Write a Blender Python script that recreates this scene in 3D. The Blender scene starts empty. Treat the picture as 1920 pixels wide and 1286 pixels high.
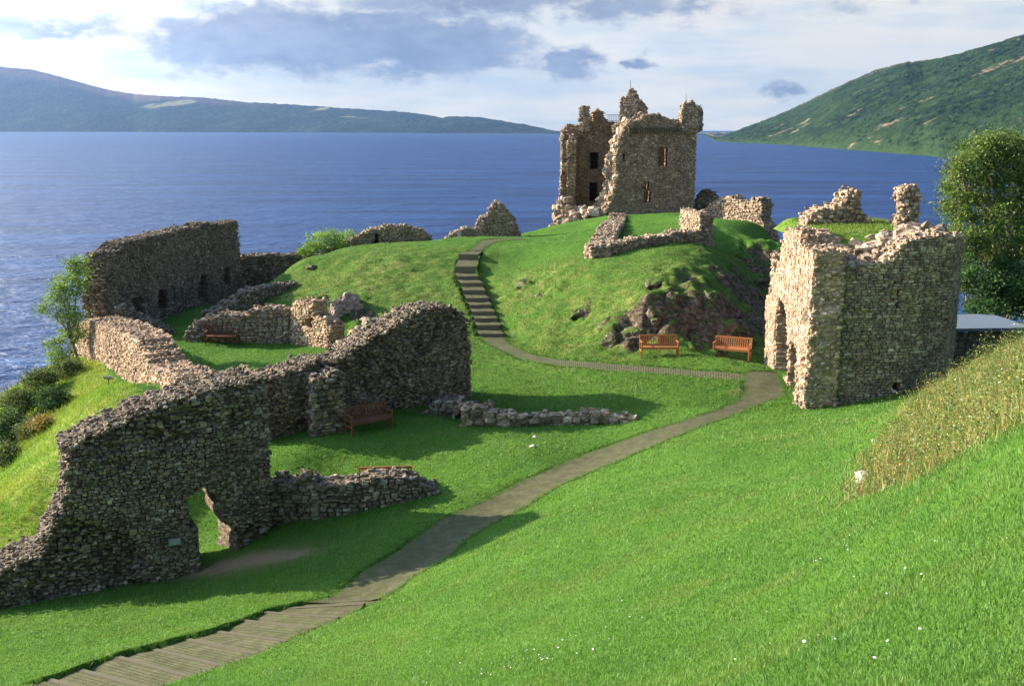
import bpy, math, random
import numpy as np
from math import radians as R

SC = bpy.context.scene
COL = SC.collection
rng = np.random.default_rng(11)

# ------------------------------------------------------------------ camera
FPX = 1900.0
CAMZ = 32.0
TH = math.atan((643 - 241) / FPX)
CT, ST = math.cos(TH), math.sin(TH)
cam_d = bpy.data.cameras.new('camera')
cam = bpy.data.objects.new('camera', cam_d)
COL.objects.link(cam)
cam.location = (0, 0, CAMZ)
cam.rotation_euler = (math.pi / 2 - TH, 0, 0)
cam_d.sensor_width = 36
cam_d.lens = FPX / 1920 * 36
cam_d.clip_start = 0.1
cam_d.clip_end = 90000
SC.camera = cam

# ------------------------------------------------------------------ light
SUN_AZ = R(-73)      # from +Y towards -X
SUN_EL = R(21.8)
sd = bpy.data.lights.new('sun', 'SUN')
sd.energy = 5.0
sd.angle = R(0.5)
sd.color = (1.0, 0.86, 0.66)
sun = bpy.data.objects.new('sun', sd)
COL.objects.link(sun)
SUNV = (math.sin(SUN_AZ) * math.cos(SUN_EL), math.cos(SUN_AZ) * math.cos(SUN_EL), math.sin(SUN_EL))
from mathutils import Vector
sun.rotation_euler = Vector(SUNV).to_track_quat('Z', 'Y').to_euler()
SC.view_settings.view_transform = 'Standard'
SC.view_settings.look = 'None'
SC.view_settings.exposure = 1.65
SC.view_settings.gamma = 1.0
try:
    SC.cycles.use_denoising = True
    SC.cycles.max_bounces = 6
    SC.cycles.transparent_max_bounces = 4
    SC.cycles.volume_bounces = 0
except Exception:
    pass


# ------------------------------------------------------------------ node helper
class N:
    def __init__(s, tree):
        s.t = tree; s.n = tree.nodes; s.l = tree.links
    def new(s, typ, **kw):
        n = s.n.new(typ)
        for k, v in kw.items():
            setattr(n, k, v)
        return n
    def put(s, sock, v):
        if isinstance(v, bpy.types.NodeSocket):
            s.l.new(v, sock)
        elif v is not None:
            if isinstance(v, (tuple, list)) and len(v) == 3 and sock.type == 'RGBA':
                v = (*v, 1)
            sock.default_value = v
    def math(s, op, a, b=None, c=None, clamp=False):
        n = s.new('ShaderNodeMath', operation=op); n.use_clamp = clamp
        s.put(n.inputs[0], a)
        if b is not None: s.put(n.inputs[1], b)
        if c is not None: s.put(n.inputs[2], c)
        return n.outputs[0]
    def vmath(s, op, a, b=None):
        n = s.new('ShaderNodeVectorMath', operation=op)
        s.put(n.inputs[0], a)
        if b is not None: s.put(n.inputs[1], b)
        return n.outputs[0]
    def mix(s, f, a, b, mode='MIX'):
        n = s.new('ShaderNodeMix', data_type='RGBA', blend_type=mode)
        n.clamp_factor = True
        s.put(n.inputs[0], f); s.put(n.inputs[6], a); s.put(n.inputs[7], b)
        return n.outputs[2]
    def noise(s, vec, scale, detail=3, rough=0.55, dist=0.0, col=False):
        n = s.new('ShaderNodeTexNoise')
        s.put(n.inputs['Vector'], vec)
        n.inputs['Scale'].default_value = scale
        n.inputs['Detail'].default_value = detail
        n.inputs['Roughness'].default_value = rough
        n.inputs['Distortion'].default_value = dist
        return n.outputs['Color' if col else 'Fac']
    def ramp(s, f, a, b):
        n = s.new('ShaderNodeMapRange'); n.interpolation_type = 'SMOOTHSTEP'
        s.put(n.inputs[0], f)
        n.inputs[1].default_value = a; n.inputs[2].default_value = b
        return n.outputs[0]
    def mapping(s, vec, scale=(1, 1, 1), loc=(0, 0, 0), rot=(0, 0, 0)):
        n = s.new('ShaderNodeMapping')
        s.put(n.inputs[0], vec)
        n.inputs[1].default_value = loc; n.inputs[2].default_value = rot; n.inputs[3].default_value = scale
        return n.outputs[0]
    def attr(s, name, out='Color'):
        n = s.new('ShaderNodeAttribute'); n.attribute_name = name
        return n.outputs[out]
    def obj(s):
        return s.new('ShaderNodeTexCoord').outputs['Object']
    def pos(s):
        return s.new('ShaderNodeNewGeometry').outputs['Position']
    def bump(s, h, strength=0.5, dist=0.05, normal=None):
        n = s.new('ShaderNodeBump')
        n.inputs['Strength'].default_value = strength
        n.inputs['Distance'].default_value = dist
        s.put(n.inputs['Height'], h)
        if normal is not None: s.put(n.inputs['Normal'], normal)
        return n.outputs[0]


def material(name):
    m = bpy.data.materials.new(name); m.use_nodes = True
    k = N(m.node_tree)
    k.n.clear()
    out = k.new('ShaderNodeOutputMaterial')
    return m, k, out


def principled(k, out, color, rough=0.85, normal=None, spec=0.3, **kw):
    p = k.new('ShaderNodeBsdfPrincipled')
    k.put(p.inputs['Base Color'], color)
    k.put(p.inputs['Roughness'], rough)
    p.inputs['Specular IOR Level'].default_value = spec
    if normal is not None: k.put(p.inputs['Normal'], normal)
    for a, v in kw.items():
        k.put(p.inputs[a], v)
    k.l.new(p.outputs[0], out.inputs[0])
    return p


# ------------------------------------------------------------------ world: sky with a broken cloud deck
W = bpy.data.worlds.new('World')
SC.world = W
W.use_nodes = True
k = N(W.node_tree); k.n.clear()
wo = k.new('ShaderNodeOutputWorld')
sky = k.new('ShaderNodeTexSky'); sky.sky_type = 'NISHITA'; sky.sun_disc = False
sky.sun_elevation = SUN_EL; sky.sun_rotation = SUN_AZ
sky.altitude = 30; sky.air_density = 1.0; sky.dust_density = 0.6; sky.ozone_density = 2.0
skyc = k.mix(1.0, sky.outputs[0], (0.065, 0.065, 0.065), 'MULTIPLY')
tc = k.new('ShaderNodeTexCoord')
sep = k.new('ShaderNodeSeparateXYZ'); k.put(sep.inputs[0], tc.outputs['Generated'])
X, Y, Z = sep.outputs
az = k.math('ARCTAN2', X, Y)
elv = k.math('ARCSINE', Z)
cmb = k.new('ShaderNodeCombineXYZ'); k.put(cmb.inputs[0], az); k.put(cmb.inputs[1], k.math('MULTIPLY', elv, 1.9)); uv = cmb.outputs[0]
wv = k.new('ShaderNodeSeparateXYZ'); k.put(wv.inputs[0], k.noise(uv, 26, 5, 0.6, 0.0, True))
az = k.math('ADD', az, k.math('MULTIPLY', k.math('SUBTRACT', wv.outputs[0], 0.5), 0.085))
elv_w = k.math('ADD', elv, k.math('MULTIPLY', k.math('SUBTRACT', wv.outputs[1], 0.5), 0.045))
n1 = k.noise(uv, 11, 6, 0.55)
n2 = k.noise(k.mapping(uv, (1, 1, 1), (3, 7, 0)), 34, 7, 0.62)
warp = k.math('ADD', k.math('MULTIPLY', k.math('SUBTRACT', n1, 0.5), 1.7), k.math('MULTIPLY', k.math('SUBTRACT', n2, 0.5), 1.6))
# dark blue-grey clouds: (azimuth, elevation, half width, half height, weight) in radians
blobs = [(-0.21, 0.080, 0.15, 0.031, 1.25), (-0.09, 0.078, 0.11, 0.027, 1.6), (-0.42, 0.083, 0.13, 0.013, 0.75), (-0.03, 0.118, 0.19, 0.018, 0.95), (0.10, 0.113, 0.07, 0.016, 0.9),
         (0.055, 0.064, 0.034, 0.015, 1.1), (0.112, 0.061, 0.024, 0.009, 1.25), (0.25, 0.037, 0.018, 0.009, 0.95), (0.18, 0.11, 0.05, 0.012, 0.6), (0.36, 0.13, 0.16, 0.02, 0.7), (-0.12, 0.165, 0.30, 0.022, 0.7),
         (0.0, 0.19, 0.30, 0.04, 0.9), (-0.5, 0.25, 0.4, 0.06, 0.9), (0.5, 0.22, 0.3, 0.05, 0.9)]
dark = None
for (u0, v0, a, b, w) in blobs:
    du = k.math('DIVIDE', k.math('SUBTRACT', az, u0), a)
    dv = k.math('DIVIDE', k.math('SUBTRACT', elv_w, v0), b)
    r = k.math('SQRT', k.math('ADD', k.math('MULTIPLY', du, du), k.math('MULTIPLY', dv, dv)))
    g = k.math('MULTIPLY', k.math('SUBTRACT', 1.25, r), w)
    dark = g if dark is None else k.math('MAXIMUM', dark, g)
darkf = k.ramp(k.math('ADD', dark, warp), -0.05, 0.85)
# streaks of thin bright cloud over pale blue near the horizon
uvs = k.mapping(uv, (1.0, 3.6, 1.0), (1, 2, 0))
n3 = k.noise(uvs, 5, 5, 0.55)
streak = k.ramp(n3, 0.38, 0.62)
pale = k.mix(streak, (0.235, 0.262, 0.27), (0.345, 0.325, 0.275))
glow = k.ramp(k.noise(k.mapping(uv, (1, 1.6, 1), (4, 0, 0)), 6, 4), 0.42, 0.68)
pale = k.mix(k.math('MULTIPLY', glow, 0.5), pale, (0.42, 0.39, 0.31))
darkcol = k.mix(k.ramp(k.math('ADD', n1, k.math('MULTIPLY', n2, .5)), .55, .95), (0.060, 0.074, 0.115), (0.13, 0.147, 0.185))
low = k.mix(k.math('MULTIPLY', darkf, 0.93), pale, darkcol)
# higher up: blue sky between scattered clouds
hn = k.ramp(k.noise(k.mapping(tc.outputs['Generated'], (1, 1, 2.2)), 3.2, 6, 0.6), 0.52, 0.72)
high = k.mix(k.math('MULTIPLY', hn, 0.55), skyc, (0.20, 0.205, 0.22))
hf = k.ramp(elv, 0.13, 0.32)
cloudy = k.mix(hf, low, high)
dt = k.new('ShaderNodeVectorMath', operation='DOT_PRODUCT'); k.put(dt.inputs[0], tc.outputs['Generated']); dt.inputs[1].default_value = SUNV
boost = k.math('ADD', 1.0, k.math('MULTIPLY', k.ramp(dt.outputs['Value'], 0.42, 1.0), 4.0))
vm = k.new('ShaderNodeVectorMath', operation='SCALE'); k.put(vm.inputs[0], cloudy); k.put(vm.inputs['Scale'], boost); cloudy = vm.outputs[0]
bg = k.new('ShaderNodeBackground')
k.put(bg.inputs[0], cloudy); bg.inputs[1].default_value = 1.0
k.l.new(bg.outputs[0], wo.inputs[0])


# ------------------------------------------------------------------ geometry helpers
def P(px, py, d):
    v = (643 - py) / FPX
    return np.array([(px - 960) / FPX * d, d * (CT + v * ST), CAMZ + d * (-ST + v * CT)])


def project(x, y, z):
    dz = z - CAMZ
    d = y * CT - dz * ST
    d = np.maximum(d, 0.05)
    v = y * ST + dz * CT
    return 960 + FPX * x / d, 643 - FPX * v / d, d


def inpoly(px, py, poly):
    px = np.asarray(px, float); py = np.asarray(py, float)
    r = np.zeros(px.shape, bool)
    n = len(poly)
    for i in range(n):
        x0, y0 = poly[i]; x1, y1 = poly[(i + 1) % n]
        if y0 == y1: continue
        c = (y0 > py) != (y1 > py)
        xi = (x1 - x0) * (py - y0) / (y1 - y0) + x0
        r ^= c & (px < xi)
    return r


def vnoise(p, seed=0):
    """value noise on (n,3) or (n,2) points, range 0..1"""
    p = np.asarray(p, float)
    if p.shape[1] == 2:
        p = np.concatenate([p, np.zeros((len(p), 1))], 1)
    i = np.floor(p).astype(np.int64); f = p - i
    f = f * f * (3 - 2 * f)
    def h(a, b, c):
        n = (a * 374761393 + b * 668265263 + c * 2147483647 + seed * 1274126177) & 0xffffffff
        n = ((n ^ (n >> 13)) * 1274126177) & 0xffffffff
        n = (n ^ (n >> 16)) & 0xffff
        return n / 65535.0
    r = 0
    for dx in (0, 1):
        for dy in (0, 1):
            for dz in (0, 1):
                w = (f[:, 0] if dx else 1 - f[:, 0]) * (f[:, 1] if dy else 1 - f[:, 1]) * (f[:, 2] if dz else 1 - f[:, 2])
                r = r + w * h(i[:, 0] + dx, i[:, 1] + dy, i[:, 2] + dz)
    return r


def fbm(p, oct=4, seed=0, gain=0.5):
    p = np.asarray(p, float); a = 1; s = 0; t = 0
    for o in range(oct):
        s = s + a * vnoise(p * 2 ** o + o * 17.3, seed + o); t += a; a *= gain
    return s / t


def mesh_obj(name, verts, faces, mat, parent=None, color=None, smooth=False, attrs=None, tris=None):
    """faces: (n,4) int array (quads); tris: (m,3)"""
    me = bpy.data.meshes.new(name)
    verts = np.asarray(verts, np.float32)
    me.vertices.add(len(verts)); me.vertices.foreach_set('co', verts.ravel())
    loops = []; starts = []; tot = 0
    if faces is not None and len(faces):
        faces = np.asarray(faces, np.int32)
        loops.append(faces.ravel()); starts.append(tot + np.arange(len(faces)) * faces.shape[1]); tot += faces.size
    if tris is not None and len(tris):
        tris = np.asarray(tris, np.int32)
        loops.append(tris.ravel()); starts.append(tot + np.arange(len(tris)) * 3); tot += tris.size
    loops = np.concatenate(loops); starts = np.concatenate(starts)
    me.loops.add(len(loops)); me.loops.foreach_set('vertex_index', loops)
    me.polygons.add(len(starts)); me.polygons.foreach_set('loop_start', starts.astype(np.int32))
    if color is not None:
        a = me.color_attributes.new('Col', 'FLOAT_COLOR', 'POINT')
        c = np.ones((len(verts), 4), np.float32); c[:, :3] = color
        a.data.foreach_set('color', c.ravel())
    if attrs:
        for nm, v in attrs.items():
            a = me.attributes.new(nm, 'FLOAT', 'POINT'); a.data.foreach_set('value', np.asarray(v, np.float32))
    me.update(calc_edges=True)
    me.polygons.foreach_set('use_smooth', np.full(len(starts), smooth, bool))
    me.materials.append(mat)
    o = bpy.data.objects.new(name, me); COL.objects.link(o)
    if parent is not None: o.parent = parent
    return o


def tag(o, label=None, cat=None, group=None, kind=None):
    if label: o['label'] = label
    if cat: o['category'] = cat
    if group: o['group'] = group
    if kind: o['kind'] = kind
    return o


def empty(name, loc=(0, 0, 0), rz=0.0):
    o = bpy.data.objects.new(name, None); COL.objects.link(o)
    o.location = tuple(float(a) for a in loc); o.rotation_euler = (0, 0, rz); o.empty_display_size = 0.3
    return o


class MB:
    """collects boxes / tubes / raw pieces into one mesh"""
    def __init__(s): s.v = []; s.f = []; s.t = []; s.c = []; s.n = 0
    def add(s, v, f=None, c=None, t=None):
        v = np.asarray(v, float)
        if f is not None and len(f): s.f.append(np.asarray(f) + s.n)
        if t is not None and len(t): s.t.append(np.asarray(t) + s.n)
        s.v.append(v); s.n += len(v)
        s.c.append(np.broadcast_to(np.asarray(c if c is not None else (1, 1, 1), float), (len(v), 3)))
    def box(s, c, h, rot=None, col=None):
        """c centre, h half sizes, rot 3x3"""
        v = np.array([[x, y, z] for x in (-1, 1) for y in (-1, 1) for z in (-1, 1)], float) * np.asarray(h)
        if rot is not None: v = v @ np.asarray(rot).T
        v = v + np.asarray(c)
        s.add(v, [[0, 1, 3, 2], [4, 6, 7, 5], [0, 4, 5, 1], [2, 3, 7, 6], [0, 2, 6, 4], [1, 5, 7, 3]], col)
    def bar(s, a, b, w, h, col=None):
        """box of section w x h between points a, b"""
        a = np.asarray(a, float); b = np.asarray(b, float); d = b - a; L = np.linalg.norm(d); d /= L
        up = np.array([0, 0, 1.0]) if abs(d[2]) < 0.95 else np.array([0, 1.0, 0])
        x = np.cross(up, d); x /= np.linalg.norm(x); y = np.cross(d, x)
        s.box((a + b) / 2, (w / 2, h / 2, L / 2), np.stack([x, y, d], 1), col)
    def tube(s, pts, rad, n=7, col=None):
        pts = np.asarray(pts, float); m = len(pts)
        rad = np.broadcast_to(rad, (m,))
        tang = np.gradient(pts, axis=0)
        tang /= np.linalg.norm(tang, axis=1)[:, None] + 1e-9
        up = np.array([0, 0, 1.0]) if abs(tang[0][2]) < 0.9 else np.array([1.0, 0, 0])
        v = []
        for i in range(m):
            x = np.cross(up, tang[i]); x /= np.linalg.norm(x) + 1e-9; y = np.cross(tang[i], x)
            for q in range(n):
                a = 2 * math.pi * q / n
                v.append(pts[i] + rad[i] * (x * math.cos(a) + y * math.sin(a)))
        f = [[i * n + q, i * n + (q + 1) % n, (i + 1) * n + (q + 1) % n, (i + 1) * n + q] for i in range(m - 1) for q in range(n)]
        t = [[(m - 1) * n, (m - 1) * n + q, (m - 1) * n + q + 1] for q in range(1, n - 1)]
        s.add(v, f, col, t)
    def build(s, name, mat, parent=None, smooth=False):
        return mesh_obj(name, np.concatenate(s.v), np.concatenate(s.f) if s.f else None, mat, parent, np.concatenate(s.c), smooth,
                        tris=np.concatenate(s.t) if s.t else None)


# ------------------------------------------------------------------ terrain control points (px, py, depth)
TP = [(200, 1286, 19.9), (321, 1286, 19.5), (40, 1286, 20.5), (0, 1286, 21.5), (-300, 1286, 22.5), (350, 1215, 22), (500, 1165, 24), (660, 1130, 25.5),
      (800, 1040, 28.2), (930, 960, 30.5), (1100, 860, 34.2), (1300, 785, 37), (1450, 722, 41.2), (1400, 712, 41.8), (1252, 695, 43.6), (1100, 683, 45.2),
      (980, 665, 48.1), (920, 640, 51.6), (917, 631, 52.3), (875, 515, 62), (896, 572, 56.7), (885, 475, 66), (940, 450, 72), (980, 450, 74),
      (855, 560, 58), (850, 500, 64), (820, 455, 74), (650, 465, 70), (750, 458, 76), (560, 490, 68), (510, 548, 64), (600, 520, 65), (700, 545, 60),
      (700, 500, 64), (700, 600, 55), (780, 580, 56), (620, 575, 57), (830, 600, 54.5), (870, 640, 50.5), (760, 520, 62),
      (330, 700, 47), (450, 680, 48.5), (600, 660, 51), (545, 645, 53.5), (350, 640, 53.8), (330, 625, 56), (455, 548, 77), (400, 600, 59),
      (1105, 497, 57), (1330, 467, 59), (1200, 460, 62), (1250, 420, 76), (1220, 403, 86), (1300, 403, 86), (1150, 403, 86), (1040, 440, 80), (1100, 425, 82),
      (980, 465, 67), (960, 500, 64), (960, 560, 57), (1000, 620, 52), (1050, 560, 54), (1050, 500, 58), (1100, 600, 51), (1100, 650, 48), (1200, 655, 47),
      (1200, 600, 48.4), (1220, 560, 49.3), (1250, 520, 52), (1350, 600, 49.6), (1350, 650, 48.4), (1300, 560, 50.2), (1330, 530, 52.5), (1400, 505, 61), (1430, 645, 49.8), (1440, 560, 60), (1400, 560, 55), (1395, 600, 51), (1440, 600, 54.5), (1440, 520, 66),
      (1455, 475, 70), (1400, 425, 74), (1350, 412, 82), (1430, 428, 82), (1465, 458, 68), (1290, 640, 47.6), (1285, 590, 48.9),
      (1235, 672, 45.3), (1372, 678, 44.6),
      (1000, 740, 42.5), (1100, 780, 39), (900, 820, 36.5), (1000, 850, 34.5), (700, 840, 36), (560, 850, 35.5), (510, 825, 37), (850, 760, 41), (1250, 740, 40.5), (1200, 720, 42),
      (850, 940, 31.3), (600, 1010, 30), (500, 1010, 30.8), (380, 1075, 29.8), (250, 1100, 29.3), (0, 1145, 28), (300, 1150, 26.5), (0, 1200, 25), (700, 1060, 27.5),
      (600, 880, 35), (750, 870, 35), (-300, 1220, 26), (500, 1085, 27.8),
      (1000, 1000, 25), (1000, 1100, 19.5), (1000, 1286, 11.2), (700, 1286, 16), (700, 1200, 19.5), (1300, 1100, 14.5), (1300, 1286, 7.8), (1600, 1286, 5.2),
      (1900, 1286, 4.0), (1300, 1000, 19.5), (1300, 900, 26.5), (1300, 840, 31), (1600, 1000, 12.8), (1600, 1100, 9.8), (1900, 900, 7.8), (1900, 1000, 6.4),
      (1900, 1100, 5.3), (1600, 940, 15.5), (1500, 900, 20.5), (1500, 820, 30), (1600, 850, 24), (1650, 780, 33), (1700, 750, 36), (1505, 770, 38), (1400, 1180, 10.8),
      (1780, 868, 12), (1920, 805, 9.5), (1700, 905, 14), (1640, 850, 22.5), (1690, 825, 22), (1750, 752, 29), (1830, 705, 27), (1920, 660, 24), (1800, 810, 17), (1900, 740, 18),
      (1790, 722, 38.5), (1450, 692, 45),
      (30, 1030, 32), (50, 900, 35), (150, 760, 38), (250, 752, 36.5), (100, 820, 37.5), (0, 890, 38.5), (150, 690, 47), (60, 712, 50), (0, 745, 50), (0, 800, 44),
      (350, 1010, 32.8), (370, 940, 34), (200, 900, 34), (165, 682, 49.5), (170, 655, 56)]
TW = [(-30, 50, 15.5), (-40, 50, 6), (-52, 50, -3), (-22, 30, 16.5), (-30, 28, 11), (-45, 28, -2), (-20, 20, 17.5), (-30, 15, 13), (-45, 15, 0), (-28, 40, 15), (-42, 40, 1),
      (-26.5, 60, 17), (-33, 60, 8), (-42, 60, -3), (-25, 75, 15), (-32, 78, 5), (-19, 84, 14), (-18, 95, 2), (-17.5, 66, 21), (-18.5, 72, 20.5), (-20.5, 62, 20.8), (-10, 86, 19), (-8, 100, 7), (0, 92, 21), (0, 104, 8), (-5, 115, -3),
      (8, 98, 21), (12, 106, 10), (5, 116, -3), (20, 108, -3), (20, 96, 14), (24, 86, 17), (30, 80, 6), (35, 95, -3), (22, 70, 19.5), (28, 70, 12), (21, 60, 18.5), (28, 60, 16), (30, 48, 19), (40, 48, 18), (45, 70, 1), (60, 60, 1),
      (20, 45, 20.5), (17.5, 53, 19.8), (16, 44, 21.5), (0, 0, 30.35), (-4, 0, 29), (-10, 5, 26), (-15, 10, 22.3), (-9, 12, 23), (0, -10, 31.5), (20, -10, 33), (-20, -10, 27), (-22, 5, 20.5), (-35, 0, 9),
      (-50, 0, -3), (30, 10, 31.5), (30, 25, 29), (20, 30, 26.5), (30, 38, 22), (12, 8, 30.7), (60, 20, 28), (60, 0, 34), (60, 40, 18), (6, 2, 30.6),
      (-16.5, 59, 21.0), (-15, 71, 21.2), (-13, 74.5, 22.3), (-16, 76, 21), (-14, 81, 19.5), (-11, 80, 21), (-9, 44, 21), (-7, 40.5, 21.3), (-13, 40, 21.6), (-16, 45, 21.3), (-5, 46, 21.2), (-10, 36, 21.5)]
cp = np.array([P(*t) for t in TP] + [np.array(t, float) for t in TW])
CXY = cp[:, :2]; CZ = cp[:, 2]
def _phi(d2): return np.sqrt(d2 + 1.2 ** 2)
A_ = _phi(((CXY[:, None] - CXY[None]) ** 2).sum(-1)) - 0.02 * np.eye(len(CXY))
n_ = len(CXY)
M_ = np.zeros((n_ + 1, n_ + 1)); M_[:n_, :n_] = A_; M_[:n_, n_] = 1; M_[n_, :n_] = 1
wts = np.linalg.solve(M_, np.concatenate([CZ, [0]]))


def zrbf(x, y):
    x = np.asarray(x, float).ravel(); y = np.asarray(y, float).ravel(); out = np.zeros(len(x))
    for i in range(0, len(x), 20000):
        q = slice(i, i + 20000)
        out[q] = _phi((x[q, None] - CXY[None, :, 0]) ** 2 + (y[q, None] - CXY[None, :, 1]) ** 2) @ wts[:-1] + wts[-1]
    return out


def axis(segs):
    a = [segs[0][0]]
    for (x0, x1, st) in segs:
        a += list(np.linspace(x0, x1, max(1, int(round((x1 - x0) / st))) + 1)[1:])
    return np.array(a)


GX = axis([(-90, -60, 3), (-60, -30, 0.9), (-30, -22, 0.3), (-22, 20, 0.15), (20, 30, 0.4), (30, 90, 3)])
GY = axis([(-30, 2, 1), (2, 68, 0.15), (68, 100, 0.3), (100, 130, 1.5)])
gx, gy = np.meshgrid(GX, GY)
# raw heights evaluated on a coarser lattice, then interpolated
ZR = zrbf(gx.ravel(), gy.ravel()).reshape(gx.shape)
ZR = np.maximum(ZR, -4)


def sample(G, x, y):
    x = np.asarray(x, float); y = np.asarray(y, float)
    i = np.clip(np.searchsorted(GX, x) - 1, 0, len(GX) - 2); j = np.clip(np.searchsorted(GY, y) - 1, 0, len(GY) - 2)
    fx = np.clip((x - GX[i]) / (GX[i + 1] - GX[i]), 0, 1); fy = np.clip((y - GY[j]) / (GY[j + 1] - GY[j]), 0, 1)
    return G[j, i] * (1 - fx) * (1 - fy) + G[j, i + 1] * fx * (1 - fy) + G[j + 1, i] * (1 - fx) * fy + G[j + 1, i + 1] * fx * fy


def zraw(x, y): return sample(ZR, x, y)


def hit(px, py, d0=3.0, d1=110.0):
    ds = np.arange(d0, d1, 0.08)
    v = (643 - py) / FPX
    x = (px - 960) / FPX * ds; y = ds * (CT + v * ST); z = CAMZ + ds * (-ST + v * CT)
    b = z <= zraw(x, y)
    i = int(np.argmax(b)) if b.any() else len(ds) - 1
    return np.array([x[i], y[i], float(zraw(x[i], y[i]))])


# ------------------------------------------------------------------ paths: paired edges in photo pixels, found on the ground
LOW = [((34, 1284), (180, 1322)), ((92, 1267), (240, 1306)), ((149, 1250), (300, 1290)), ((218, 1227), (368, 1266)), ((286, 1209), (428, 1244)), ((349, 1192), (486, 1220)), ((407, 1178), (540, 1198)),
       ((458, 1161), (590, 1176)), ((498, 1146), (636, 1158)), ((539, 1136), (684, 1137)), ((579, 1126), (722, 1117))]
MID = [((574, 1128), (718, 1119)), ((617, 1118), (745, 1104)), ((667, 1081), (775, 1084)), ((729, 1042), (845, 1042)), ((772, 1011), (875, 1011)), ((830, 972), (928, 980)), ((870, 955), (960, 963)), ((912, 936), (992, 945)),
       ((959, 911), (1050, 911)), ((1020, 883), (1105, 886)), ((1100, 847), (1195, 849)), ((1207, 811), (1301, 805)), ((1282, 788), (1360, 784)), ((1348, 767), (1415, 763)), ((1384, 749), (1450, 752)), ((1392, 733), (1476, 741)), ((1390, 712), (1466, 715)), ((1392, 699), (1457, 698))]
UPP = [((1402, 714), (1402, 699)), ((1392, 714), (1392, 699)), ((1320, 709), (1320, 694)), ((1252, 702), (1252, 688)), ((1149, 697), (1149, 681)), ((1046, 686), (1046, 673)), ((977, 674), (995, 662)), ((926, 652), (958, 645)), ((897, 633), (945, 631))]
UPP = [(a, b) for a, b in UPP]
STAIR = [((897, 631), (945, 631)), ((893, 617), (938, 617)), ((890, 603), (933, 603)), ((885, 591), (928, 591)), ((881, 579), (922, 579)), ((874, 568), (917, 568)), ((869, 555), (910, 555)),
         ((864, 540), (905, 540)), ((857, 528), (898, 528)), ((853, 516), (892, 516)), ((860, 488), (897, 488)), ((881, 469), (905, 470))]
TOP = [((881, 469), (905, 470)), ((893, 457), (915, 461)), ((909, 448), (930, 455)), ((940, 446.5), (955, 450)), ((980, 446), (985, 449))]


def to_ground(pairs):
    L = np.array([hit(*a, d1=76.0) for a, b in pairs]); Rr = np.array([hit(*b, d1=76.0) for a, b in pairs])
    return L, Rr


def flatten(L, Rr, fall=1.0, extra=0.15):
    """level the ground across the path and ease it into the slope beside it"""
    global ZR
    c = (L + Rr)[:, :2] / 2; hw = np.linalg.norm((L - Rr)[:, :2], axis=1) / 2
    l = np.concatenate([[0], np.cumsum(np.linalg.norm(np.diff(c, axis=0), axis=1))]); n = max(4, int(l[-1] / .25)); t = np.linspace(0, l[-1], n)
    cx = np.interp(t, l, c[:, 0]); cy = np.interp(t, l, c[:, 1]); h = np.interp(t, l, hw); z = sample(ZR, cx, cy)
    for _ in range(12): z[1:-1] = (z[:-2] + 2 * z[1:-1] + z[2:]) / 4
    best = np.full(ZR.shape, 1e9); zz = ZR.copy(); ww = np.zeros_like(ZR)
    for i in range(n):
        a, b = np.searchsorted(GX, [cx[i] - h[i] - fall - .5, cx[i] + h[i] + fall + .5]); q, w = np.searchsorted(GY, [cy[i] - h[i] - fall - .5, cy[i] + h[i] + fall + .5])
        s_ = np.s_[q:w, a:b]; d = np.hypot(gx[s_] - cx[i], gy[s_] - cy[i])
        m = d < best[s_]; best[s_] = np.where(m, d, best[s_]); zz[s_] = np.where(m, z[i], zz[s_])
        f = np.clip((h[i] + extra + fall - d) / fall, 0, 1); f = f * f * (3 - 2 * f)
        ww[s_] = np.maximum(ww[s_], f)
    ZR = ZR * (1 - ww) + zz * ww


for pr in (UPP, STAIR + TOP[1:]):
    flatten(*to_ground(pr))
CARVE = np.zeros_like(ZR); PATHM = np.zeros_like(ZR)
def carve(L, Rr, depth, grow=0.0):
    for i in range(len(L) - 1):
        q = np.array([L[i][:2], L[i + 1][:2], Rr[i + 1][:2], Rr[i][:2]])
        c = q.mean(0); q = c + (q - c) * (1 + grow)
        x0, y0 = q.min(0) - .3; x1, y1 = q.max(0) + .3
        a, b = np.searchsorted(GX, [x0, x1]); c0, d0 = np.searchsorted(GY, [y0, y1])
        s = np.s_[c0:d0, a:b]
        m = inpoly(gx[s], gy[s], q)
        CARVE[s] = np.where(m, np.maximum(CARVE[s], depth), CARVE[s]); PATHM[s] = np.where(m, 1, PATHM[s])


gL = {}
for nm, pr in (('low', LOW), ('mid', MID), ('upp', UPP), ('stair', STAIR), ('top', TOP)):
    gL[nm] = to_ground(pr)
carve(*gL['low'], 0.26, 0.0); carve(*gL['mid'], 0.07, 0.0); carve(*gL['upp'], 0.09, 0.03); carve(*gL['stair'], 0.34, 0.04); carve(*gL['top'], 0.09)

# rocky and rough places on the ground: (px, py, radius m, strength)
ROCKY = [(1230, 600, 1.3, 1), (1180, 630, 1.2, .9), (1300, 600, 1.8, 1), (1370, 600, 1.8, 1), (1420, 560, 1.8, 1), (1440, 620, 1.4, 1), (1340, 640, 1.3, .9), (1230, 535, .9, .7), (1290, 520, 1.6, .7), (1420, 500, 2.2, .7), (1380, 540, 2, .9), (1440, 470, 2, .5),
         (985, 535, .7, .8), (1030, 548, .6, .6), (1090, 595, .9, .7), (1130, 620, .7, .7), (1060, 620, .6, .4), (650, 572, 1.2, 1), (680, 590, 1, 1), (600, 560, .9, .6), (585, 500, .5, .3), (625, 590, 1, .8), (710, 610, .7, .6)]
ROCKM = np.zeros_like(ZR)
for (px, py, r, s) in ROCKY:
    c = hit(px, py)
    d2 = ((gx - c[0]) ** 2 + ((gy - c[1]) / 1.6) ** 2) / r ** 2
    ROCKM = np.maximum(ROCKM, s * np.exp(-d2 * 1.1))
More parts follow.
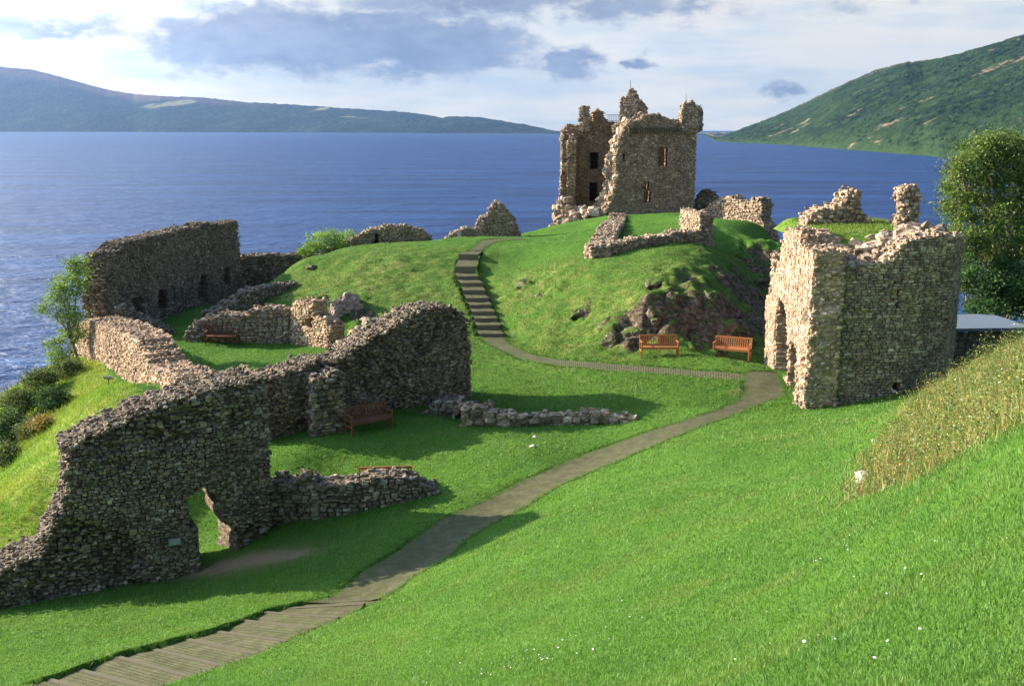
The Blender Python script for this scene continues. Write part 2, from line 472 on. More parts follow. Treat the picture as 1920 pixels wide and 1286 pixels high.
pts = np.stack([gx.ravel(), gy.ravel()], 1)
inner = ((gx > -35) & (gx < 32) & (gy > -5) & (gy < 105)).ravel()
rn = np.zeros(gx.size); rn[inner] = fbm(pts[inner] * 1.3, 4, 5) - 0.5
ridg = np.zeros(gx.size); ridg[inner] = 1 - np.abs(2 * fbm(pts[inner] * 0.9 + 40, 4, 9) - 1) - 0.75
und = (fbm(pts * 0.35, 2, 3) - 0.5) * 0.22
fine = np.zeros(gx.size); fine[inner] = (fbm(pts[inner] * 2.2, 3, 21) - 0.5) * 0.07
# tussocky knolls
KN = np.zeros_like(ZR)
for (px, py, r) in [(600, 540, 6), (700, 520, 7), (780, 560, 5), (1150, 580, 7), (1000, 540, 5), (1300, 540, 7), (1420, 540, 6)]:
    c = hit(px, py); KN = np.maximum(KN, np.exp(-((gx - c[0]) ** 2 + (gy - c[1]) ** 2) / r ** 2))
tus = np.zeros(gx.size); tus[inner] = (fbm(pts[inner] * 1.1, 3, 31) - 0.5) * 0.38
ZT = ZR + (rn * 1.3 + ridg * 0.9).reshape(gx.shape) * ROCKM + und.reshape(gx.shape) * (1 - PATHM) * np.clip(1 - 0.0 * ROCKM, 0, 1) * 0.6 + fine.reshape(gx.shape) * (1 - PATHM) + tus.reshape(gx.shape) * KN * (1 - PATHM) - CARVE
# smooth taper of undulation near paths
def zt(x, y): return sample(ZT, x, y)


# regions on the ground (world polygons)
BANK = [tuple(hit(px, py)[:2]) for (px, py) in [(0, 1062), (120, 960), (260, 780)]] + [(-12.8, 34.5), (-24.5, 55.5), (-26, 60), (-45, 60), (-45, 20), (-18, 24)]
WEED = [tuple(P(px, py, d)[:2]) for (px, py, d) in [(1590, 925, 15.8), (1640, 860, 20), (1690, 810, 24), (1745, 745, 30), (1830, 700, 29), (1960, 640, 25), (2100, 640, 20), (2000, 770, 11), (1900, 818, 10.6), (1780, 873, 12.6), (1690, 905, 14.6)]]
bankm = inpoly(gx, gy, BANK).astype(float); weedm = inpoly(gx, gy, WEED).astype(float)

# ------------------------------------------------------------------ ground material
gm, k, out = material('turf')
pos = k.pos()
c1 = k.noise(pos, 0.45, 4, 0.6); c2 = k.noise(pos, 2.6, 4, 0.6); c3 = k.noise(k.mapping(pos, (1, 1, 1), (9, 3, 1)), 14, 4, 0.65)
g = k.mix(k.ramp(c1, 0.3, 0.7), (0.048, 0.125, 0.018), (0.088, 0.185, 0.028))
g = k.mix(k.ramp(c2, 0.35, 0.75), g, (0.058, 0.145, 0.012))
g = k.mix(k.math('MULTIPLY', k.ramp(c3, 0.5, 0.75), 0.45), g, (0.13, 0.21, 0.035))
knf = k.attr('knoll', 'Fac')
rough = k.mix(k.ramp(k.noise(pos, 1.3, 5, 0.65), 0.42, 0.66), (0.07, 0.13, 0.02), (0.20, 0.19, 0.06))
g = k.mix(k.math('MULTIPLY', knf, 0.7), g, rough)
g = k.mix(k.math('MULTIPLY', k.attr('bank', 'Fac'), 0.8), g, k.mix(k.ramp(c2, 0.4, 0.65), (0.12, 0.22, 0.02), (0.26, 0.27, 0.06)))
g = k.mix(k.math('MULTIPLY', k.attr('weed', 'Fac'), 0.9), g, (0.09, 0.085, 0.03))
rockn = k.math('ADD', k.attr('rock', 'Fac'), k.math('MULTIPLY', k.math('SUBTRACT', k.noise(pos, 1.9, 6, 0.7), 0.5), 1.6))
geo = k.new('ShaderNodeNewGeometry')
sz = k.new('ShaderNodeSeparateXYZ'); k.put(sz.inputs[0], geo.outputs['Normal'])
steep = k.ramp(sz.outputs[2], 0.86, 0.55)
rockf = k.ramp(k.math('ADD', rockn, k.math('MULTIPLY', steep, 0.35)), 0.62, 0.74)
rockf = k.math('MULTIPLY', rockf, k.ramp(k.attr('rock', 'Fac'), 0.08, 0.25))
vn = k.noise(pos, 4, 7, 0.75)
rc = k.mix(k.ramp(vn, 0.35, 0.65), (0.05, 0.04, 0.028), (0.30, 0.22, 0.15))
rc = k.mix(k.ramp(k.noise(pos, 9, 4, 0.6), 0.64, 0.72), rc, (0.30, 0.28, 0.23))
rc = k.mix(k.ramp(k.noise(pos, 2.6, 6, 0.7), 0.53, 0.64), rc, (0.07, 0.09, 0.022))
g = k.mix(rockf, g, rc)
wear = k.attr('bare', 'Fac')
g = k.mix(k.math('MULTIPLY', wear, k.ramp(k.noise(pos, 3, 4, 0.7), 0.2, 0.45)), g, (0.33, 0.215, 0.13))
vr = k.new('ShaderNodeTexVoronoi'); vr.feature = 'F1'; k.put(vr.inputs['Vector'], k.mapping(k.mix(.25, pos, k.noise(pos, 3, 4, .6, 0, True)), (2.2, 2.2, 4.0))); vr.inputs['Scale'].default_value = 1.3
bh = k.math('ADD', k.math('MULTIPLY', k.noise(pos, 22, 5, 0.7), 1.0), k.math('MULTIPLY', c2, 1.2))
bh = k.math('ADD', bh, k.math('MULTIPLY', rockf, k.math('ADD', k.math('MULTIPLY', vr.outputs['Distance'], 7.0), k.math('MULTIPLY', vn, 5.0))))
principled(k, out, g, 0.95, k.bump(bh, 0.9, 0.07), 0.08)

verts = np.stack([gx.ravel(), gy.ravel(), ZT.ravel()], 1)
nx, ny = len(GX), len(GY)
idx = np.arange(nx * ny).reshape(ny, nx)
quads = np.stack([idx[:-1, :-1].ravel(), idx[:-1, 1:].ravel(), idx[1:, 1:].ravel(), idx[1:, :-1].ravel()], 1)
BARE = np.zeros_like(ZR)
for (px, py, r) in [(395, 1066, .9), (440, 1058, 1.1), (490, 1048, 1.2), (535, 1040, .9), (375, 1075, .7), (1400, 735, .5), (330, 1020, .5)]:
    c = hit(px, py); BARE = np.maximum(BARE, np.exp(-(((gx - c[0]) / r) ** 2 + ((gy - c[1]) / (r * .5)) ** 2)))
ground = mesh_obj('ground', verts, quads, gm, smooth=True,
                  attrs={'rock': ROCKM.ravel(), 'bank': bankm.ravel(), 'weed': weedm.ravel(), 'knoll': KN.ravel(), 'bare': BARE.ravel()})
tag(ground, kind='structure')

# ------------------------------------------------------------------ path surfaces
pm, k, out = material('path_mesh')
pos = k.pos()
al = k.attr('along', 'Fac')
st = k.math('PINGPONG', k.math('ADD', al, k.math('MULTIPLY', k.noise(pos, 6, 2), 0.05)), 0.055)
line = k.ramp(st, 0.012, 0.035)
base = k.mix(k.ramp(k.noise(pos, 3, 5, 0.7), 0.35, 0.7), (0.066, 0.070, 0.034), (0.125, 0.118, 0.066))
grs = k.ramp(k.noise(pos, 5.5, 5, 0.7), 0.5, 0.7)
base = k.mix(k.math('MULTIPLY', grs, 0.75), base, (0.07, 0.11, 0.02))
base = k.mix(k.math('MULTIPLY', k.math('SUBTRACT', 1.0, line), 0.42), base, (0.055, 0.052, 0.03))
base = k.mix(k.ramp(k.math('ADD', k.attr('edge', 'Fac'), k.math('MULTIPLY', k.noise(pos, 7, 5, .7), .9)), 1.05, 1.45), base, (.07, .125, .02))
spk = k.noise(pos, 60, 3, 0.7)
base = k.mix(k.ramp(spk, 0.55, 0.8), base, (0.21, 0.185, 0.12))
hh = k.math('ADD', k.math('MULTIPLY', line, 0.4), k.noise(pos, 30, 4, 0.7))
principled(k, out, base, 0.95, k.bump(hh, 0.8, 0.03), 0.1)
tm, k, out = material('step_edge')
c = k.mix(k.noise(k.obj(), 12, 4), (0.06, 0.055, 0.033), (0.10, 0.09, 0.055))
principled(k, out, c, 0.85, k.bump(k.noise(k.obj(), 40, 3), 0.4, 0.01), 0.2)
rm, k, out = material('riser')
principled(k, out, k.mix(k.noise(k.obj(), 9, 4), (0.10, 0.085, 0.06), (0.18, 0.15, 0.10)), 0.9, None, 0.2)


def smooth_edges(L, Rr, sub):
    out = []
    for A in (L, Rr):
        t = np.arange(len(A)); tt = np.linspace(0, len(A) - 1, (len(A) - 1) * sub + 1)
        out.append(np.stack([np.interp(tt, t, A[:, 0]), np.interp(tt, t, A[:, 1])], 1))
    # light smoothing
    for A in out:
        for _ in range(sub):
            A[1:-1] = (A[:-2] + 2 * A[1:-1] + A[2:]) / 4
    return out


def flat_path(name, L, Rr, sub=10, nw=14, off=-0.025, widen=.03):
    a, b = smooth_edges(L, Rr, sub)
    n = len(a)
    mid = (a + b) / 2
    s = np.concatenate([[0], np.cumsum(np.linalg.norm(np.diff(mid, axis=0), axis=1))])
    w = np.linspace(0, 1, nw)
    jit = 0.10 * (fbm(np.stack([s * 2.1, s * 0 + 3], 1), 3, 2) - .5)
    jit2 = 0.10 * (fbm(np.stack([s * 2.1, s * 0 + 9], 1), 3, 4) - .5)
    V = []; AL = []
    for i in range(n):
        dvec = (b[i] - a[i]); dv = dvec / (np.linalg.norm(dvec) + 1e-6)
        p0 = a[i] - dv * (jit[i] + widen); p1 = b[i] + dv * (jit2[i] + widen)
        for q in w:
            p = p0 + (p1 - p0) * q
            V.append([p[0], p[1], 0]); AL.append(s[i])
    V = np.array(V)
    V[:, 2] = zraw(V[:, 0], V[:, 1]) + off - 0.05 * (np.abs(np.tile(w, n) - .5) > .49)
    id_ = np.arange(n * nw).reshape(n, nw)
    f = np.stack([id_[:-1, :-1].ravel(), id_[:-1, 1:].ravel(), id_[1:, 1:].ravel(), id_[1:, :-1].ravel()], 1)
    o = mesh_obj(name, V, f, pm, smooth=True, attrs={'along': AL, 'edge': np.tile(np.abs(w - .5) * 2, n)})
    return tag(o, kind='structure')


flat_path('path', *gL['mid'], sub=12, nw=18, off=-0.01, widen=.12)
flat_path('path', *gL['upp'], sub=12, nw=12, off=-0.018)
flat_path('path', *gL['top'], sub=8, nw=10, off=-0.02)


def stepped(name, L, Rr, up, nosing=True, off=-0.03):
    """flat treads between successive stations; up=True: riser at the start of each tread"""
    V = []; F = []; AL = []
    nz = MB(); rs = MB()
    zc = np.array([float(zraw(*((L[i] + Rr[i])[:2] / 2))) for i in range(len(L))]) + off
    zc = np.linspace(zc[0], zc[-1], len(zc)) * 0.4 + zc * 0.6
    acc = 0
    for i in range(len(L) - 1):
        z = zc[i + 1] - 0.03 if up else zc[i] + 0.01
        if not up: z = (zc[i] + zc[i + 1]) / 2 - 0.06
        nn = 5; nw = 10
        b0 = len(V)
        for a in range(nn + 1):
            for w in range(nw + 1):
                p0 = L[i] + (L[i + 1] - L[i]) * a / nn; p1 = Rr[i] + (Rr[i + 1] - Rr[i]) * a / nn
                p = p0 + (p1 - p0) * (w / nw)
                if up: zq = z
                else:
                    zl = float(zraw(L[i][0], L[i][1])) * .5 + float(zraw(L[i + 1][0], L[i + 1][1])) * .5; zr_ = float(zraw(Rr[i][0], Rr[i][1])) * .5 + float(zraw(Rr[i + 1][0], Rr[i + 1][1])) * .5
                    zq = zl + (zr_ - zl) * (w / nw) - 0.10
                    if a == nn: ze0, ze1 = zl - .10, zr_ - .10
                V.append([p[0], p[1], zq + 0.01 * math.sin(p[0] * 7 + p[1] * 5)])
                AL.append(acc + a / nn * np.linalg.norm((L[i + 1] - L[i])[:2]))
        acc += np.linalg.norm((L[i + 1] - L[i])[:2])
        for a in range(nn):
            for w in range(nw):
                q = b0 + a * (nw + 1) + w
                F.append([q, q + 1, q + nw + 2, q + nw + 1])
        # riser
        if up:
            lo = (zc[i] - 0.03) if i else z - 0.2
            p0, p1 = L[i].copy(), Rr[i].copy(); p0[2] = p1[2] = (z + lo) / 2 - 0.005
            rs.bar(p0, p1, 0.05, z - lo + .02)
        else:
            p0, p1 = L[i + 1].copy(), Rr[i + 1].copy(); p0[2] = ze0 - 0.05; p1[2] = ze1 - 0.05
            nz.bar(p0, p1, 0.10, 0.13)
    o = mesh_obj(name, V, F, pm, smooth=False, attrs={'along': AL})
    tag(o, kind='structure')
    if rs.n: rs.build('riser_board', rm, o)
    if nz.n: nz.build('step_edging', tm, o)
    return o


stepped('stairway_path', *gL['stair'], up=True)
stepped('stepped_path', *gL['low'], up=False)

# ------------------------------------------------------------------ stone
def stone_material(name, tint=(1, 1, 1), lichen=0.35):
    m, k, out = material(name)
    o = k.obj()
    col = k.attr('Col')
    n1 = k.noise(o, 7, 5, 0.65); n2 = k.noise(o, 30, 4, 0.7); n3 = k.noise(k.mapping(o, (1, 1, 1), (5, 5, 5)), 1.2, 4, 0.6)
    c = k.mix(1.0, col, k.mix(n1, (0.62, 0.62, 0.62), (1.35, 1.32, 1.28)), 'MULTIPLY')
    c = k.mix(1.0, c, k.mix(n2, (0.75, 0.75, 0.75), (1.25, 1.25, 1.25)), 'MULTIPLY')
    c = k.mix(1.0, c, k.mix(k.ramp(n3, 0.3, 0.7), (0.78, 0.76, 0.74), (1.15, 1.12, 1.05)), 'MULTIPLY')
    c = k.mix(1.0, c, tint, 'MULTIPLY')
    vo = k.new('ShaderNodeTexVoronoi'); vo.feature = 'F1'; k.put(vo.inputs['Vector'], k.mapping(k.mix(0.10, o, k.noise(o, 6, 3, .6, 0, True)), (6.5, 6.5, 12))); vo.inputs['Scale'].default_value = 1.0
    vs = k.new('ShaderNodeSeparateColor'); k.put(vs.inputs[0], vo.outputs['Color'])
    c = k.mix(1.0, c, k.mix(vs.outputs[0], (0.74, 0.74, 0.74), (1.28, 1.27, 1.24)), 'MULTIPLY')
    vd = k.ramp(vo.outputs['Distance'], 0.75, 0.45)
    c = k.mix(1.0, c, k.mix(vd, (0.72, 0.70, 0.68), (1.0, 1.0, 1.0)), 'MULTIPLY')
    lf = k.math('MULTIPLY', k.ramp(k.noise(o, 4.5, 6, 0.75), 0.56, 0.66), lichen)
    c = k.mix(lf, c, (0.34, 0.33, 0.27))
    bh = k.math('ADD', k.math('ADD', n1, k.math('MULTIPLY', n2, 0.5)), k.math('MULTIPLY', vd, 0.8))
    principled(k, out, c, 0.92, k.bump(bh, 0.9, 0.03), 0.12)
    return m


STONE = stone_material('rubble_stone')
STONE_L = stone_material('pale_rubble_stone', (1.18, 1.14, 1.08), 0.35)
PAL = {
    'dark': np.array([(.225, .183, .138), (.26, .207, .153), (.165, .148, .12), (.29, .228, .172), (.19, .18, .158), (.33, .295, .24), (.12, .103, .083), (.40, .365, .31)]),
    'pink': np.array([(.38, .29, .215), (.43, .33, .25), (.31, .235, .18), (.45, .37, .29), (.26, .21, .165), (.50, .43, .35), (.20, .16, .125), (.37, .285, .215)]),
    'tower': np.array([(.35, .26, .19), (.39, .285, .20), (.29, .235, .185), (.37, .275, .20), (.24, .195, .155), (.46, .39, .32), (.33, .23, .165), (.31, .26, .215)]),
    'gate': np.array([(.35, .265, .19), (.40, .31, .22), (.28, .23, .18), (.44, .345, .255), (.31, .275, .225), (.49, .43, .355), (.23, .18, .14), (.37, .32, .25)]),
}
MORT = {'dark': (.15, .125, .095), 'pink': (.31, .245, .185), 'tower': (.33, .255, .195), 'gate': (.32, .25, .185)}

_t = []
for x in (-1, 0, 1):
    for y in (-1, 0, 1):
        for z in (-1, 0, 1):
            if (x, y, z) != (0, 0, 0): _t.append((x, y, z))
_key = {v: i for i, v in enumerate(_t)}
_q = []
for ax in range(3):
    for sg in (-1, 1):
        o1, o2 = [a for a in range(3) if a != ax]
        for a in (-1, 0):
            for b in (-1, 0):
                c = []
                for (da, db) in ((0, 0), (1, 0), (1, 1), (0, 1)):
                    v = [0, 0, 0]; v[ax] = sg; v[o1] = a + da; v[o2] = b + db; c.append(_key[tuple(v)])
                if (sg > 0) == (ax == 1): c = c[::-1]
                _q.append(c)
T26 = np.array(_t, float); Q24 = np.array(_q)
T26 = T26 / (np.abs(T26) ** 4.5).sum(1)[:, None] ** (1 / 4.5)


def rand_rot(n, amt, r):
    """small (or full) random rotations, (n,3,3)"""
    ax = r.normal(size=(n, 3)); ax /= np.linalg.norm(ax, axis=1)[:, None]
    an = r.uniform(-1, 1, n) * amt
    K = np.zeros((n, 3, 3)); K[:, 0, 1] = -ax[:, 2]; K[:, 0, 2] = ax[:, 1]; K[:, 1, 0] = ax[:, 2]; K[:, 1, 2] = -ax[:, 0]; K[:, 2, 0] = -ax[:, 1]; K[:, 2, 1] = ax[:, 0]
    I = np.eye(3)[None]
    return I + np.sin(an)[:, None, None] * K + (1 - np.cos(an))[:, None, None] * (K @ K)


def stones_mesh(C, H, F, rot, col, r, jit=0.16):
    """C (n,3) centres, H (n,3) half sizes, F (n,3,3) frames (columns = local axes), rot amount"""
    n = len(C)
    v = T26[None] * (1 + r.uniform(-jit, jit, (n, 26, 3))) * H[:, None]
    M = F @ rand_rot(n, rot, r) if np.isscalar(rot) else F @ rot
    v = np.einsum('nij,nkj->nki', M, v) + C[:, None]
    f = Q24[None] + (np.arange(n) * 26)[:, None, None]
    return v.reshape(-1, 3), f.reshape(-1, 4), np.repeat(col, 26, 0)


class Line:
    """polyline in plan with mitred offsets; t>0 is to the LEFT of the direction of travel (away from the viewer when travelling +X)"""
    def __init__(s, pts):
        s.p = np.array(pts, float)[:, :2]
        d = np.diff(s.p, axis=0); s.l = np.linalg.norm(d, axis=1); s.d = d / s.l[:, None]
        s.S = np.concatenate([[0], np.cumsum(s.l)]); s.L = s.S[-1]
        nrm = np.stack([-s.d[:, 1], s.d[:, 0]], 1)
        vn = np.concatenate([nrm[:1], (nrm[:-1] + nrm[1:]) / 2, nrm[-1:]])
        vn /= (vn ** 2).sum(1)[:, None] ** 0.5
        s.vn = vn; s.nrm = nrm
    def at(s, q, t):
        q = np.asarray(q, float); t = np.asarray(t, float)
        i = np.clip(np.searchsorted(s.S, q, side='right') - 1, 0, len(s.l) - 1)
        f = (q - s.S[i]) / s.l[i]
        base = s.p[i] + s.d[i] * (q - s.S[i])[..., None]
        fc = np.clip(f, 0, 1)
        n = s.vn[i] * (1 - fc)[..., None] + s.vn[i + 1] * fc[..., None]
        return base + n * t[..., None]
    def frame(s, q):
        i = np.clip(np.searchsorted(s.S, q, side='right') - 1, 0, len(s.l) - 1)
        F = np.zeros((len(q), 3, 3)); F[:, :2, 0] = s.d[i]; F[:, :2, 1] = s.nrm[i]; F[:, 2, 2] = 1
        return F


def ruin(name, pts, thick, outline=None, holes=(), parent=None, style='dark', mat=None, cell=0.13, zr=None, top=None, height=None,
         sl=(0.16, 0.42), sh=(0.09, 0.2), rough=0.10, seed=1, recess=(), batter=0.0, cap=1.0, back=True, base_drop=0.5, erode=0.0):
    """a rubble masonry wall: a solid core and individually laid stones on faces, tops and broken ends.
    outline: polygon traced on the front face; top: [(s, z)] profile; height: [(s, h)] above ground"""
    r = np.random.default_rng(seed)
    ln = Line(pts)
    ns = max(2, int(math.ceil(ln.L / cell))); ds = ln.L / ns
    sm = (np.arange(ns) + .5) * ds
    xy = ln.at(sm, np.zeros(ns)); gz = np.minimum(zt(xy[:, 0], xy[:, 1]), zt(*ln.at(sm, np.full(ns, thick)).T)) - base_drop
    if zr is None:
        if outline is not None:
            zz = np.arange(gz.min(), 45, 0.1)
            pxs, pys, _ = project(xy[:, 0][:, None], xy[:, 1][:, None], zz[None])
            mm = inpoly(pxs, pys, outline)
            zmax = zz[np.where(mm.any(0))[0].max()] + .3 if mm.any() else gz.min() + 1
        elif top is not None: zmax = max(z for s_, z in top) + .2
        else: zmax = (gz + base_drop).max() + max(h for s_, h in height) + .5
        zr = (gz.min(), zmax)
    nz_ = int(math.ceil((zr[1] - zr[0]) / cell)); dz = (zr[1] - zr[0]) / nz_
    zm = zr[0] + (np.arange(nz_) + .5) * dz
    SX = xy[:, 0][:, None].repeat(nz_, 1); SY = xy[:, 1][:, None].repeat(nz_, 1); ZZ = np.broadcast_to(zm, (ns, nz_))
    px, py, _ = project(SX, SY, ZZ)
    if outline is not None: mask = inpoly(px, py, outline)
    elif top is not None:
        tz = np.interp(sm, [a for a, b in top], [b for a, b in top]) + (fbm(np.stack([sm * 2.5, sm * 0 + seed], 1), 3, seed) - .5) * .35
        mask = ZZ < tz[:, None]
    else:
        g2 = gz + base_drop
        tz = g2 + np.interp(sm, [a for a, b in height], [b for a, b in height]) + (fbm(np.stack([sm * 2.5, sm * 0 + seed], 1), 3, seed) - .5) * .3
        mask = ZZ < tz[:, None]
    mask = mask & (ZZ > gz[:, None])
    full = mask.copy()
    hm = np.zeros_like(mask)
    for h in list(holes) + list(recess): hm |= inpoly(px, py, h)
    mask = mask & ~hm
    ztop0 = zr[1]
    def ero(s_, z_):
        if erode == 0: return np.zeros(np.shape(s_))
        e = fbm(np.column_stack([np.ravel(s_) * .42 + 3, np.ravel(z_) * .5]), 4, seed + 70) + .10 * (np.ravel(z_) - zr[0]) / (zr[1] - zr[0])
        return (np.clip((e - .47) * 9, 0, 1) * erode).reshape(np.shape(s_))
    def tshift(z):  # batter of the front face
        return -batter * np.clip((ztop0 - z), 0, 20)
    # --- core
    I, J = np.meshgrid(np.arange(ns + 1), np.arange(nz_ + 1), indexing='ij')
    jx = (vnoise(np.stack([I.ravel() * 1.7, J.ravel() * 1.7], 1), seed) - .5) * ds * .7
    jz = (vnoise(np.stack([I.ravel() * 1.7 + 50, J.ravel() * 1.7], 1), seed) - .5) * dz * .7
    sv = I.ravel() * ds + jx; zv = zr[0] + J.ravel() * dz + jz
    jt = (vnoise(np.stack([I.ravel() * .6 + 9, J.ravel() * .6], 1), seed) - .5) * .10
    fr = ln.at(sv, jt + tshift(zv) + .06 + ero(sv, zv) * .32); bk = ln.at(sv, thick + jt)
    V = np.concatenate([np.column_stack([fr, zv]), np.column_stack([bk, zv])])
    nb = (ns + 1) * (nz_ + 1)
    def vi(i, j): return i * (nz_ + 1) + j
    mi, mj = np.where(mask)
    F = [np.stack([vi(mi, mj), vi(mi + 1, mj), vi(mi + 1, mj + 1), vi(mi, mj + 1)], 1),
         np.stack([vi(mi, mj) + nb, vi(mi, mj + 1) + nb, vi(mi + 1, mj + 1) + nb, vi(mi + 1, mj) + nb], 1)]
    pad = np.zeros((ns + 2, nz_ + 2), bool); pad[1:-1, 1:-1] = mask
    hp = np.zeros_like(pad); hp[1:-1, 1:-1] = hm & full
    edges = []
    for (di, dj) in ((0, 1), (0, -1), (1, 0), (-1, 0)):
        nb_ = pad[1 + di:ns + 1 + di, 1 + dj:nz_ + 1 + dj]; nh = hp[1 + di:ns + 1 + di, 1 + dj:nz_ + 1 + dj]
        ei, ej = np.where(mask & ~nb_)
        eh = nh[ei, ej]
        if (di, dj) == (0, 1): a, b = vi(ei, ej + 1), vi(ei + 1, ej + 1)
        elif (di, dj) == (0, -1): a, b = vi(ei + 1, ej), vi(ei, ej)
        elif (di, dj) == (1, 0): a, b = vi(ei + 1, ej + 1), vi(ei + 1, ej)
        else: a, b = vi(ei, ej), vi(ei, ej + 1)
        F.append(np.stack([a, b, b + nb, a + nb], 1))
        edges.append((di, dj, ei, ej, eh))
    V_all = [V]; F_all = [np.concatenate(F)]; 
    mc = np.array(MORT[style]); C_all = [np.broadcast_to(mc, (len(V), 3)) * (0.8 + 0.4 * r.random((len(V), 1)))]
    off = len(V)
    pal = PAL[style]
    def emit(C, H, Fm, rot, jit=0.16, light=1.0):
        nonlocal off
        if len(C) == 0: return
        col = (pal[r.integers(0, len(pal), len(C))] * .7 + pal.mean(0) * .3) * (0.72 + 0.5 * r.random((len(C), 1))) * light
        v, f, c = stones_mesh(C, H, Fm, rot, col, r, jit)
        V_all.append(v); F_all.append(f + off); C_all.append(c); off += len(v)
    # --- faces laid in rough courses
    for side in ((0, 1) if back else (0,)):
        Cs = []; Hs = []; Ss = []
        z = zr[0]
        while z < zr[1]:
            h = r.uniform(*sh)
            s = -r.uniform(0, sl[1])
            while s < ln.L:
                l = r.uniform(*sl)
                hh = h * r.uniform(0.75, 1.15)
                big = r.random() < .09
                if big: hh *= r.uniform(1.3, 1.9); l *= r.uniform(1.1, 1.5)
                sc = s + l / 2; zc = z + h / 2
                if 0 < sc < ln.L:
                    i = min(ns - 1, int(sc / ds)); j = min(nz_ - 1, int((zc - zr[0]) / dz))
                    i0 = min(ns - 1, max(0, int((sc - l * .4) / ds))); i1 = min(ns - 1, int((sc + l * .4) / ds))
                    if mask[i, j] and mask[i0, j] and mask[i1, j]:
                        dep = r.uniform(.07, .13)
                        pro = r.uniform(-0.01, 0.05) * (0.4 + 6 * rough)
                        if side == 0 and erode > 0:
                            ev = float(ero(np.array([sc]), np.array([zc]))[0])
                            if r.random() < ev * .28: s += l; continue
                            pro = pro - ev * .26 + ev * r.normal(0, .07)
                        if big: pro += .02
                        t = (tshift(zc) + dep - pro - .03) if side == 0 else thick - dep + pro + .03
                        Cs.append((sc, t, zc + r.normal() * rough * .12)); Hs.append((l / 2 * r.uniform(.88, .99), dep, hh / 2 * .97))
                s += l
            z += h
        if Cs:
            Cs = np.array(Cs); Hs = np.array(Hs)
            C = np.column_stack([ln.at(Cs[:, 0], Cs[:, 1]), Cs[:, 2]])
            emit(C, Hs, ln.frame(Cs[:, 0]), rough * 2.2, .05 if rough < .03 else .12)
    # --- tops and broken ends
    for (di, dj, ei, ej, eh) in edges:
        if len(ei) == 0: continue
        if dj == -1 and not eh.any(): continue
        sc = (ei + .5 + di * .5) * ds; zc = zr[0] + (ej + .5 + dj * .5) * dz
        above = zc > gz[ei] + base_drop - .15
        sz_ = (sl[0] + sl[1]) / 2
        nacross = max(1, int(thick / (sz_ * .8)))
        pr = min(1.0, cell / (sz_ * .62)) * cap
        for q in range(nacross):
            pick = (r.random(len(ei)) < np.where(eh, pr, pr / max(cap, .01) * max(cap, .9))) & above
            if dj == -1: pick &= eh
            if not pick.any(): continue
            s_, z_, e_ = sc[pick], zc[pick], eh[pick]
            n = len(s_)
            t = (q + r.uniform(0, 1, n)) / nacross * thick
            sz = r.uniform(.55, 1.25, n) * sz_ * .33
            loose = ~e_
            o1 = np.where(loose, r.normal(0, .05, n), -.03)
            C = np.column_stack([ln.at(np.clip(s_ + di * o1, 0.0, ln.L), t), z_ + dj * o1 + np.where(loose & (dj == 1), r.uniform(-.06, .05, n), 0)])
            H = np.column_stack([sz * r.uniform(.8, 1.4, n), sz * r.uniform(.7, 1.3, n), sz * r.uniform(.45, .85, n)])
            H[e_] *= np.array([.8, 1.2, .8]) if di == 0 else np.array([.5, 1.2, 1.0])
            emit(C, H, ln.frame(s_), 0.75 if rough > .05 else .4, .2, 1.0)
    o = mesh_obj(name, np.concatenate(V_all), np.concatenate(F_all), mat or STONE, parent, np.concatenate(C_all))
    # --- closed backs of recesses, tinted near black for the shade inside
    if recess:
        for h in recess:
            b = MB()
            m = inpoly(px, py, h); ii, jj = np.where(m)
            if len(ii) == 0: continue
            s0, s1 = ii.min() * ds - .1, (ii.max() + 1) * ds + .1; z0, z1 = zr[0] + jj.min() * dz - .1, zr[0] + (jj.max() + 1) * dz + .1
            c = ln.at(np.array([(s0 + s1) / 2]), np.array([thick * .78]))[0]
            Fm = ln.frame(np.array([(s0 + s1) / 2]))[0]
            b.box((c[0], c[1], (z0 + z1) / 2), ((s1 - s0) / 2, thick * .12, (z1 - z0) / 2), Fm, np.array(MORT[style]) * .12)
            b.build('painted_shade_back', mat or STONE, parent if parent is not None else o)
    return o


